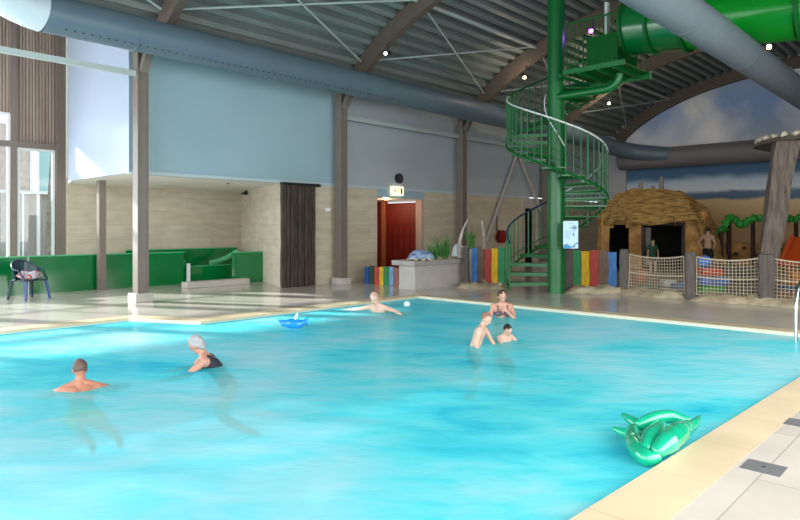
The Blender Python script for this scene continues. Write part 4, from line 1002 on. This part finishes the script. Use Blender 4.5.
# ---------------------------------------------------------------- pool ladder, deck drains, floats
t = thing('pool_ladder', 'chrome pool ladder at the far edge on the right side of the picture', 'ladder', (-2.05, YF, 0))
for lx in (-2.3, -1.85):
    bm = B(); tube(bm, [(lx, 11.4, -.9), (lx, 11.4, .45)] + bez((lx, 11.42, .55), (lx, 11.5, .85), (lx, 11.8, .85), 8) + bez((lx, 11.9, .84), (lx, 12.35, .78), (lx, 12.5, .0), 8), .026, 10); obj('rail', bm, M_chrome, t, True)
for z in (-.25, -.55, -.85):
    bm = B(); box(bm, (-2.28, 11.37, z), (-1.87, 11.45, z + .03)); obj('step', bm, M_chrome, t)
M_dr = mat('grey_cover_plate', '#6c6c6e', .5, var=.08, scale=10)
def plate(c, rz, sx, sy, label):
    t = thing('drain_cover', label, 'drain cover', (c[0], c[1], 0), rz, 'deck drain covers')
    M = Matrix.Translation((c[0], c[1], 0)) @ Matrix.Rotation(rz, 4, 'Z')
    bm = B(); box(bm, (-sx / 2, -sy / 2, 0), (sx / 2, sy / 2, .006), M); pl_ = obj('plate', bm, M_dr, t)
    bm = B(); tube(bm, [M @ Vector((0, 0, .006)), M @ Vector((0, 0, .009))], .012, 10); obj('screw', bm, M_chrome, pl_)
c = G(764, 468); plate((c.x, c.y), 0, .25, .23, 'nearest square grey drain cover in the pale deck')
c = G(803, 424); plate((c.x, c.y), 0, .25, .23, 'farther grey drain cover at the right edge of the deck')
bm = B(); 
c = G(407, 306, ZW); ball(bm, (c.x, c.y, ZW + .04), .075, 16); obj('floating_ball', bm, mat('white_ball', '#e8f4ee', .4), None, True, label='small white ball floating near the far left corner of the pool', cat='ball')
bm = B(); c = G(322, 494, ZB + .01); tube(bm, [(c.x, c.y, ZB), (c.x, c.y, ZB + .03)], .2, 24); obj('pool_inlet', bm, mat('white_inlet', '#ffffff', .4), None, True, label='round white fitting on the pool bottom near the camera', cat='pool fitting')

# bodies of soft shapes merged into one continuous surface
def bake(name, bm, m, parent, voxel, smooth=4, label=None, cat=None, cut=None):
    me = bpy.data.meshes.new('tmp'); bm.to_mesh(me); bm.free()
    o = bpy.data.objects.new('tmp', me); COL.objects.link(o)
    r = o.modifiers.new('r', 'REMESH'); r.mode = 'VOXEL'; r.voxel_size = voxel; r.use_smooth_shade = True
    if smooth: s = o.modifiers.new('s', 'SMOOTH'); s.factor = .5; s.iterations = smooth
    dg = bpy.context.evaluated_depsgraph_get(); ev = o.evaluated_get(dg)
    b2 = B(); b2.from_mesh(ev.to_mesh()); ev.to_mesh_clear()
    bpy.data.objects.remove(o)
    if cut: cut(b2)
    return obj(name, b2, m, parent, True, label=label, cat=cat)
def caps_(bm, pts, rs):
    pts = [Vector(p) for p in pts]
    for i, p in enumerate(pts):
        q = bmesh.ops.create_icosphere(bm, subdivisions=2, radius=rs[i])['verts']
        for v in q: v.co += p
        if i:
            a = pts[i - 1]; d_ = p - a; L_ = d_.length
            if L_ < 1e-4: continue
            q = bmesh.ops.create_cone(bm, cap_ends=True, segments=14, radius1=rs[i - 1], radius2=rs[i], depth=L_)['verts']
            M = Matrix.Translation(a + d_ / 2) @ d_.to_track_quat('Z', 'Y').to_matrix().to_4x4()
            for v in q: v.co = M @ v.co
def skinmat(name, col): return mat(name, col, .55, var=.05, scale=6)
def hand(bm, wr, d_, side, s, curl=.35):
    """palm and five unequal bent fingers leaving the wrist wr along d_; side = direction of the thumb"""
    d_ = d_.normalized(); side = (side - d_ * side.dot(d_)).normalized(); nn = d_.cross(side).normalized()
    pal = wr + d_ * .05 * s
    for k in range(-1, 2): caps_(bm, [wr + side * .012 * k * s, wr + d_ * .085 * s + side * .026 * k * s], [.019 * s, .016 * s])
    for k, l_ in zip((1.5, .5, -.5, -1.5), (.068, .078, .072, .056)):
        b0 = wr + d_ * .09 * s + side * (.021 * k * s); b1 = b0 + (d_ + nn * curl * .5).normalized() * l_ * .5 * s; b2 = b1 + (d_ + nn * curl * 1.4).normalized() * l_ * .5 * s
        caps_(bm, [b0, b1, b2], [.0105 * s, .0095 * s, .008 * s])
    t0 = wr + d_ * .03 * s + side * .028 * s; t1 = t0 + (d_ * .6 + side * .8).normalized() * .035 * s; caps_(bm, [t0, t1, t1 + (d_ + side * .25).normalized() * .03 * s], [.014 * s, .012 * s, .009 * s])
def person(name, label, O, face, J, s=1.0, skin='#d9a58c', hair='#3a2a20', hairlen=0, suit=None, trunks=None, shirt=None, female=False, voxel=.009, headtilt=0):
    """O: world point of the pelvis/reference; face: heading (unit xy); J: joints in local (right, forward, up) metres"""
    O = Vector(O); f = Vector((face[0], face[1], 0)).normalized(); r = Vector((f.y, -f.x, 0)); u = Vector((0, 0, 1))
    def W_(p): return O + (r * p[0] + f * p[1] + u * p[2]) * s
    P = {k: W_(v) for k, v in J.items()}
    t = thing(name, label, 'person', (O.x, O.y, min(p.z for p in P.values())))
    bm = B()
    hd = P['head']; up = (hd - P['neck']).normalized(); hf = J.get('look'); hf = (r * hf[0] + f * hf[1] + u * hf[2]).normalized() if hf else f
    hf = (hf - up * hf.dot(up)).normalized(); hr = hf.cross(up)
    HM = Matrix((hr, hf, up)).transposed()
    ball(bm, hd + up * .02 * s, (.076 * s, .096 * s, .105 * s), 24, HM)                     # skull
    ball(bm, hd + hf * .028 * s - up * .055 * s, (.056 * s, .062 * s, .065 * s), 16, HM)    # jaw
    ball(bm, hd + hf * .098 * s - up * .012 * s, (.012 * s, .02 * s, .024 * s), 10, HM)     # nose
    ball(bm, hd + hf * .083 * s - up * .056 * s, (.026 * s, .012 * s, .010 * s), 10, HM)    # lips
    ball(bm, hd + hf * .076 * s + up * .028 * s, (.05 * s, .016 * s, .010 * s), 10, HM)     # brow
    for q in (-1, 1): ball(bm, hd + hr * q * .079 * s - up * .005 * s, (.010 * s, .02 * s, .03 * s), 10, HM)
    caps_(bm, [hd - up * .05 * s, P['neck'], P['chest']], [.052 * s, .056 * s, .09 * s])
    sh = [P['shL'], P['shR']]; hp = [P['hipL'], P['hipR']]; mid = (P['chest'] + P['pelvis']) / 2
    for q in sh:
        caps_(bm, [P['neck'], q.lerp(P['neck'], .35), q], [.05 * s, .052 * s, .058 * s])
        caps_(bm, [q, P['chest'].lerp(q, .35)], [.058 * s, .1 * s]); rib = P['chest'].lerp(q, .42)
        caps_(bm, [rib, mid.lerp(rib, .45), P['pelvis'].lerp(hp[sh.index(q)], .6)], [.1 * s, .088 * s if not female else .078 * s, .1 * s])
    caps_(bm, [P['chest'], mid, P['pelvis']], [.105 * s, .095 * s, .105 * s])
    if female:
        for q in sh: ball(bm, P['chest'].lerp(q, .5) + f * .085 * s - u * .06 * s, .062 * s, 14)
    for S_ in 'LR':
        a, e, w_ = P['sh' + S_], P['el' + S_], P['wr' + S_]
        caps_(bm, [a, a.lerp(e, .45), e, e.lerp(w_, .35), w_], [.054 * s, .047 * s, .036 * s, .039 * s, .026 * s])
        side = hr * (-1 if S_ == 'R' else 1)
        if abs(side.dot((w_ - e).normalized())) > .8: side = f.copy()
        hand(bm, w_, w_ - e, side, s)
        a, k_, an = P['hip' + S_], P['kn' + S_], P['an' + S_]
        caps_(bm, [a, a.lerp(k_, .5), k_, k_.lerp(an, .3), an], [.095 * s, .078 * s, .056 * s, .056 * s, .036 * s])
        ft = J.get('foot', (0, 1, -.2)); fd = (r * ft[0] + f * ft[1] + u * ft[2]).normalized()
        caps_(bm, [an - fd * .03 * s, an + fd * .08 * s, an + fd * .16 * s], [.038 * s, .034 * s, .024 * s])
    body = bake('body', bm, skinmat('skin_' + skin.lstrip('#'), skin), t, voxel * s)
    # hair
    hm = mat('hair_' + hair.lstrip('#'), hair, .7, var=.2, scale=30)
    bm = B(); ball(bm, hd + up * .032 * s - hf * .014 * s, (.084 * s, .100 * s, .104 * s), 28, HM)
    if hairlen: ball(bm, hd - up * hairlen * .5 * s - hf * .05 * s, (.075 * s, .05 * s, (.06 + hairlen * .5) * s), 18, HM)
    def cutf(b2):
        dl = [v for v in b2.verts if (v.co - hd).dot(hf) > .045 * s and (v.co - hd).dot(up) < .062 * s]
        bmesh.ops.delete(b2, geom=dl, context='VERTS')
    lumpy(bm.verts, .008 * s, 18); bm2 = bm
    dl = [v for v in bm2.verts if (v.co - hd).dot(hf) > .03 * s and (v.co - hd).dot(up) < .07 * s or (not hairlen and (v.co - hd).dot(up) < -.035 * s)]
    bmesh.ops.delete(bm2, geom=dl, context='VERTS')
    obj('hair', bm2, hm, t, True)
    for q in (-1, 1):
        bm = B(); ball(bm, hd + hf * .084 * s + hr * q * .031 * s + up * .008 * s, (.012 * s, .008 * s, .007 * s), 8, HM); obj('eye', bm, mat('eye_dark', '#2a2420', .3), t, True)
    def garment(nm, col, segs):
        bm = B()
        for pts, rs in segs: caps_(bm, pts, [q * s for q in rs])
        bake(nm, bm, mat('cloth_' + col.lstrip('#'), col, .8, var=.06, scale=9), t, voxel * s)
    pe = P['pelvis']; up_b = (P['chest'] - pe).normalized()
    if trunks:
        sg = [([pe + up_b * .03 * s, pe], [.113, .116])]
        for S_, h in zip('LR', hp): sg += [([pe.lerp(h, .6) + up_b * .03 * s, h], [.11, .108]), ([h, h.lerp(P['kn' + S_], .5)], [.107, .096])]
        garment('swim_shorts', trunks, sg)
    if suit:
        sg = [([P['chest'] - up_b * .02 * s, mid, pe], [.112, .104, .116])]
        for q, h in zip(sh, hp):
            rib = P['chest'].lerp(q, .42); sg += [([rib, mid.lerp(rib, .45), pe.lerp(h, .6)], [.107, .096, .108])]
            if female: sg += [([P['chest'].lerp(q, .5) + f * .085 * s - u * .06 * s] * 2, [.069, .069])]
            sg += [([P['chest'].lerp(q, .5) + f * .1 * s, P['neck'].lerp(q, .5) + u * .03 * s + f * .01 * s, P['chest'].lerp(q, .5) - f * .09 * s], [.02, .018, .02])]
        garment('swimsuit', suit, sg)
    if shirt:
        sg = [([P['chest'], mid, pe], [.118, .115, .13])]
        for q, h in zip(sh, hp):
            S_ = 'L' if q is sh[0] else 'R'
            rib = P['chest'].lerp(q, .42); sg += [([rib, mid.lerp(rib, .45), pe.lerp(h, .6)], [.114, .11, .125]), ([P['neck'].lerp(q, .45), q, q.lerp(P['el' + S_], .5)], [.06, .068, .062])]
        garment('shirt', shirt, sg)
    return t, P
STAND = dict(head=(0, .02, .70), neck=(0, 0, .55), chest=(0, 0, .40), pelvis=(0, 0, 0), shL=(-.18, 0, .50), shR=(.18, 0, .50), elL=(-.24, -.03, .22), elR=(.24, -.03, .22), wrL=(-.25, .08, -.02), wrR=(.25, .08, -.02),
             hipL=(-.09, 0, -.03), hipR=(.09, 0, -.03), knL=(-.10, .03, -.45), knR=(.10, .03, -.45), anL=(-.11, -.02, -.87), anR=(.11, -.02, -.87))
def J_(**k): d_ = dict(STAND); d_.update(k); return d_
TC = (-FW[0], -FW[1]); AW = FW; RTd = RT; LF = (-RT[0], -RT[1])     # towards camera, away, camera right, camera left
def mixd(a, b, k): return (a[0] * (1 - k) + b[0] * k, a[1] * (1 - k) + b[1] * k)

# woman in bikini, arms folded up to her mouth, near the far edge
c = G(502, 317, ZW)
person('person', 'dark haired woman in a grey bikini top standing by the far pool edge', (c.x, c.y, ZW - .28), TC,
       J_(look=(-.1, 1, .0), elR=(.26, .10, .27), wrR=(.2, .3, .2), elL=(-.22, .18, .27), wrL=(-.06, .22, .43)), .98, '#cf9a86', '#33241d', 0, None, None, None, True)
# bikini top as its own child
# (built with the same joints so that it hugs the chest)
pw = [o for o in bpy.data.objects if o.name == 'person'][0]
cc = Vector((c.x, c.y, ZW - .28)); f = Vector((TC[0], TC[1], 0)); r = Vector((f.y, -f.x, 0))
bm = B()
for q in (-1, 1): ball(bm, cc + r * .09 * q * .98 + f * .1 + Vector((0, 0, .365)), (.066, .066, .058), 16)
for q in (-1, 1): caps_(bm, [cc + r * .09 * q + f * .13 + Vector((0, 0, .40)), cc + r * .10 * q + f * .075 + Vector((0, 0, .5)), cc + r * .1 * q + Vector((0, 0, .56))], [.012, .010, .010])
ring = [cc + r * .19 * math.cos(a) + f * .115 * math.sin(a) + Vector((0, 0, .35)) for a in [k * PI / 8 for k in range(17)]]
caps_(bm, ring, [.013] * 17)
bake('bikini_top', bm, mat('cloth_grey_purple', '#6b5a68', .8), pw, .008, 2)

# boy with dark hair, low in the water, looking right and down
c = G(505, 341, ZW)
person('person', 'child with wet dark hair low in the water, right of the leaning child', (c.x, c.y, ZW - .30), mixd(TC, RTd, .45),
       J_(head=(0, .07, .66), look=(.0, 1, -.3), elL=(-.3, .1, .36), wrL=(-.34, .3, .30), elR=(.27, .18, .36), wrR=(.15, .38, .32), knL=(-.1, .2, -.35), knR=(.1, .2, -.35), anL=(-.1, .0, -.7), anR=(.1, .0, -.7)), .72, '#d0a795', '#1d1512', 0, None, '#23304a')
# fair child leaning over, dark trunks
c = G(473, 345, ZW)
person('person', 'fair haired child with pale back leaning forward in the water', (c.x, c.y, ZW - .12), mixd(RTd, TC, .25),
       J_(head=(0, .24, .63), neck=(0, .17, .50), chest=(0, .12, .36), shL=(-.18, .16, .46), shR=(.18, .16, .46), look=(.3, 1, .0), elL=(-.27, .28, .22), wrL=(-.2, .42, .02), elR=(.25, .10, .2), wrR=(.22, .22, -.02), knL=(-.1, .1, -.42), knR=(.1, .1, -.42), anL=(-.1, -.1, -.8), anR=(.1, -.1, -.8)), .82, '#d2a892', '#8d6650', 0, None, '#1c2438')
# grey haired swimmer
c = G(206, 366, ZW)
person('person', 'grey haired swimmer in a dark swimsuit leaning left in the pool near the middle left', (c.x, c.y, ZW - .16), mixd(LF, TC, .2),
       J_(head=(0, .12, .46), neck=(0, .04, .34), chest=(0, -.06, .20), pelvis=(0, -.30, -.10), shL=(-.17, .02, .26), shR=(.17, .02, .26), look=(.2, 1, .1), elL=(-.3, .22, .12), wrL=(-.26, .42, .08), elR=(.28, .2, .10), wrR=(.3, .42, .07),
          hipL=(-.09, -.32, -.12), hipR=(.09, -.32, -.12), knL=(-.12, -.2, -.5), knR=(.14, -.15, -.5), anL=(-.12, -.55, -.72), anR=(.14, -.5, -.75), foot=(0, -1, -.3)), .95, '#c8907a', '#a9a6a8', .05, '#2a2c38', None, None, True)
# near-left swimmer seen from behind
c = G(80, 388, ZW)
person('person', 'swimmer seen from behind at the left with arms spread and yellow green shorts', (c.x, c.y, ZW - .13), mixd(AW, LF, .35),
       J_(head=(0, .02, .36), neck=(0, -.02, .23), chest=(0, -.1, .07), pelvis=(.02, -.46, -.06), shL=(-.19, -.05, .15), shR=(.19, -.05, .15), elL=(-.36, .12, .06), wrL=(-.44, .34, .02), elR=(.38, .08, .08), wrR=(.5, .26, .04),
          hipL=(-.07, -.48, -.08), hipR=(.11, -.48, -.08), knL=(-.02, -.85, -.16), knR=(.25, -.8, -.16), anL=(.08, -1.2, -.2), anR=(.35, -1.15, -.2), foot=(0, -1, -.2)), .9, '#bf8068', '#6a5148', 0, None, '#8f9a3a')
# swimmer on the far side lying along the water
c = G(378, 312, ZW)
person('person', 'pale swimmer stretched along the surface near the far left corner of the pool', (c.x, c.y, ZW - .04), mixd(TC, LF, .35),
       J_(head=(.02, .1, .33), neck=(0, .04, .20), chest=(0, -.04, .07), pelvis=(-.02, -.4, -.03), shL=(-.19, 0, .13), shR=(.19, 0, .13), elR=(.45, .0, .07), wrR=(.72, -.02, .04), elL=(-.42, .0, .08), wrL=(-.6, .1, .03),
          hipL=(-.1, -.42, -.05), hipR=(.07, -.42, -.05), knL=(-.1, -.8, -.1), knR=(.12, -.8, -.1), anL=(-.1, -1.2, -.14), anR=(.14, -1.2, -.14), foot=(0, -1, -.2)), 1.02, '#dcb29e', '#c9a08c', 0, None, '#31406a')
# people on the play area
c = at(708, 262, 23.2)
person('person', 'shirtless person in black shorts standing beside the hut with hands at the waist', (c.x, c.y, .90), mixd(RTd, AW, .4), J_(elR=(.33, -.08, .25), wrR=(.2, .02, .04), elL=(-.33, -.08, .25), wrL=(-.2, .02, .04)), 1.0, '#b08a74', '#241a16', 0, None, '#0e0e12', voxel=.011)
c = at(653, 262, 24.15)
person('person', 'small fair haired child in a green shirt standing in the doorway of the hut', (c.x, c.y, .90 * .72), mixd(TC, LF, .3), J_(), .72, '#c9a48c', '#b3a583', .12, None, '#2a3a30', '#1b4a35', voxel=.012)
t = thing('white_curtain', 'whitish cloth hanging at the left inside the hut doorway', 'curtain', at(649, 262, 24.6))
bm = B(); n = 14
for th in (0,):
    vs = []
    for i in range(n + 1):
        x = hx(645.5) + (hx(651) - hx(645.5)) * i / n; y_ = .34 + .03 * math.sin(i * 1.7); vs.append((x, y_))
    vs2 = [(x, y_ + .012) for x, y_ in vs][::-1]
    prism(bm, vs + vs2, .25, 1.72)
loc(bm, MH); obj('cloth', bm, mat('white_cloth', '#b9b5a8', .9), t)

# ---------------------------------------------------------------- inflatables
ICR = G(655, 452, ZW); ICR.z = ZW
fr_ = Vector((RT[0], RT[1], 0)); fa = Vector((FW[0], FW[1], 0))
M_infl = mat('glossy_green_vinyl', '#0fa57c', .12, var=.1, scale=6, coat=.6, bump=.08, bscale=14)
t = thing('inflatable_crocodile', 'shiny green inflatable crocodile floating by the right pool edge', 'inflatable', ICR)
def I(x, y, h=0):     # a point of the float from its picture position at height h above the water
    p = G(x, y, ZW + h); return p
def infl(nm, pts, rs, flat=.85, pleats=0, label=None):
    bm = B(); P_ = [Vector(p) for p in pts]
    fine, fr = [], []
    for i in range(len(P_) - 1):
        for s in range(6): fine.append(P_[i].lerp(P_[i + 1], s / 6)); fr.append(rs[i] + (rs[i + 1] - rs[i]) * s / 6)
    fine.append(P_[-1]); fr.append(rs[-1])
    for s in range(4):
        fine = [fine[0]] + [(fine[i - 1] + fine[i] * 2 + fine[i + 1]) / 4 for i in range(1, len(fine) - 1)] + [fine[-1]]
    fr = [q * (1 + (.02 * math.sin(i * 2.1) if pleats else 0)) for i, q in enumerate(fr)]
    tube(bm, fine, fr, 20); 
    for e_ in (0, -1): ball(bm, fine[e_], fr[e_], 20)
    return bake(nm, bm, M_infl, t, .009, 3, label)
infl('body_ring', [I(633, 430, .06), I(633, 441, .06), I(638, 451, .06), I(647, 459, .06), I(655, 458, .06)], [.055, .072, .075, .065, .05], pleats=1)
infl('back_roll', [I(640, 424, .12), I(654, 418, .15), I(671, 416, .15), I(686, 421, .12)], [.045, .058, .058, .045])
infl('snout', [I(658, 451, .10), I(667, 443, .13), I(677, 434, .13), I(687, 427, .12)], [.058, .085, .09, .06], pleats=1)
infl('belly_roll', [I(646, 449, .09), I(651, 437, .12), I(660, 427, .12)], [.06, .075, .055])
infl('foreleg', [I(641, 427, .08), I(632, 421, .10), I(623, 415, .12)], [.055, .045, .022], pleats=1)
infl('foreleg', [I(637, 436, .06), I(626, 434, .07), I(614, 429, .08)], [.055, .046, .02], pleats=1)
infl('tail', [I(686, 429, .10), I(694, 424, .11), I(700, 416, .13)], [.06, .042, .012])
# blue float
c = G(295, 328, ZW); M_bf = mat('blue_vinyl', '#1f8fe0', .2, coat=.5)
t = thing('inflatable_dolphin', 'small bright blue inflatable floating in the far left part of the pool', 'inflatable', c)
def I2(dx, dy, h): return Vector((c.x, c.y, ZW)) + fr_ * dx + fa * dy + Vector((0, 0, h))
bm = B(); caps_(bm, [I2(-.2, 0, .08), I2(-.08, 0, .08), I2(.06, 0, .07), I2(.16, 0, .1)], [.05, .09, .085, .045]); bake('body', bm, M_bf, t, .009)
bm = B(); caps_(bm, [I2(.14, 0, .1), I2(.22, 0, .16)], [.04, .02]); caps_(bm, [I2(.14, 0, .1), I2(.2, .08, .05)], [.035, .02]); bake('tail_fin', bm, M_bf, t, .008)
bm = B(); caps_(bm, [I2(-.18, 0, .1), I2(-.27, -.02, .13)], [.045, .025]); bake('snout', bm, M_bf, t, .008)
bm = B(); caps_(bm, [I2(0, 0, .14), I2(.04, 0, .25)], [.03, .022]); bake('dorsal_fin', bm, mat('white_vinyl', '#d6eef2', .3), t, .008, label='pale dorsal fin')
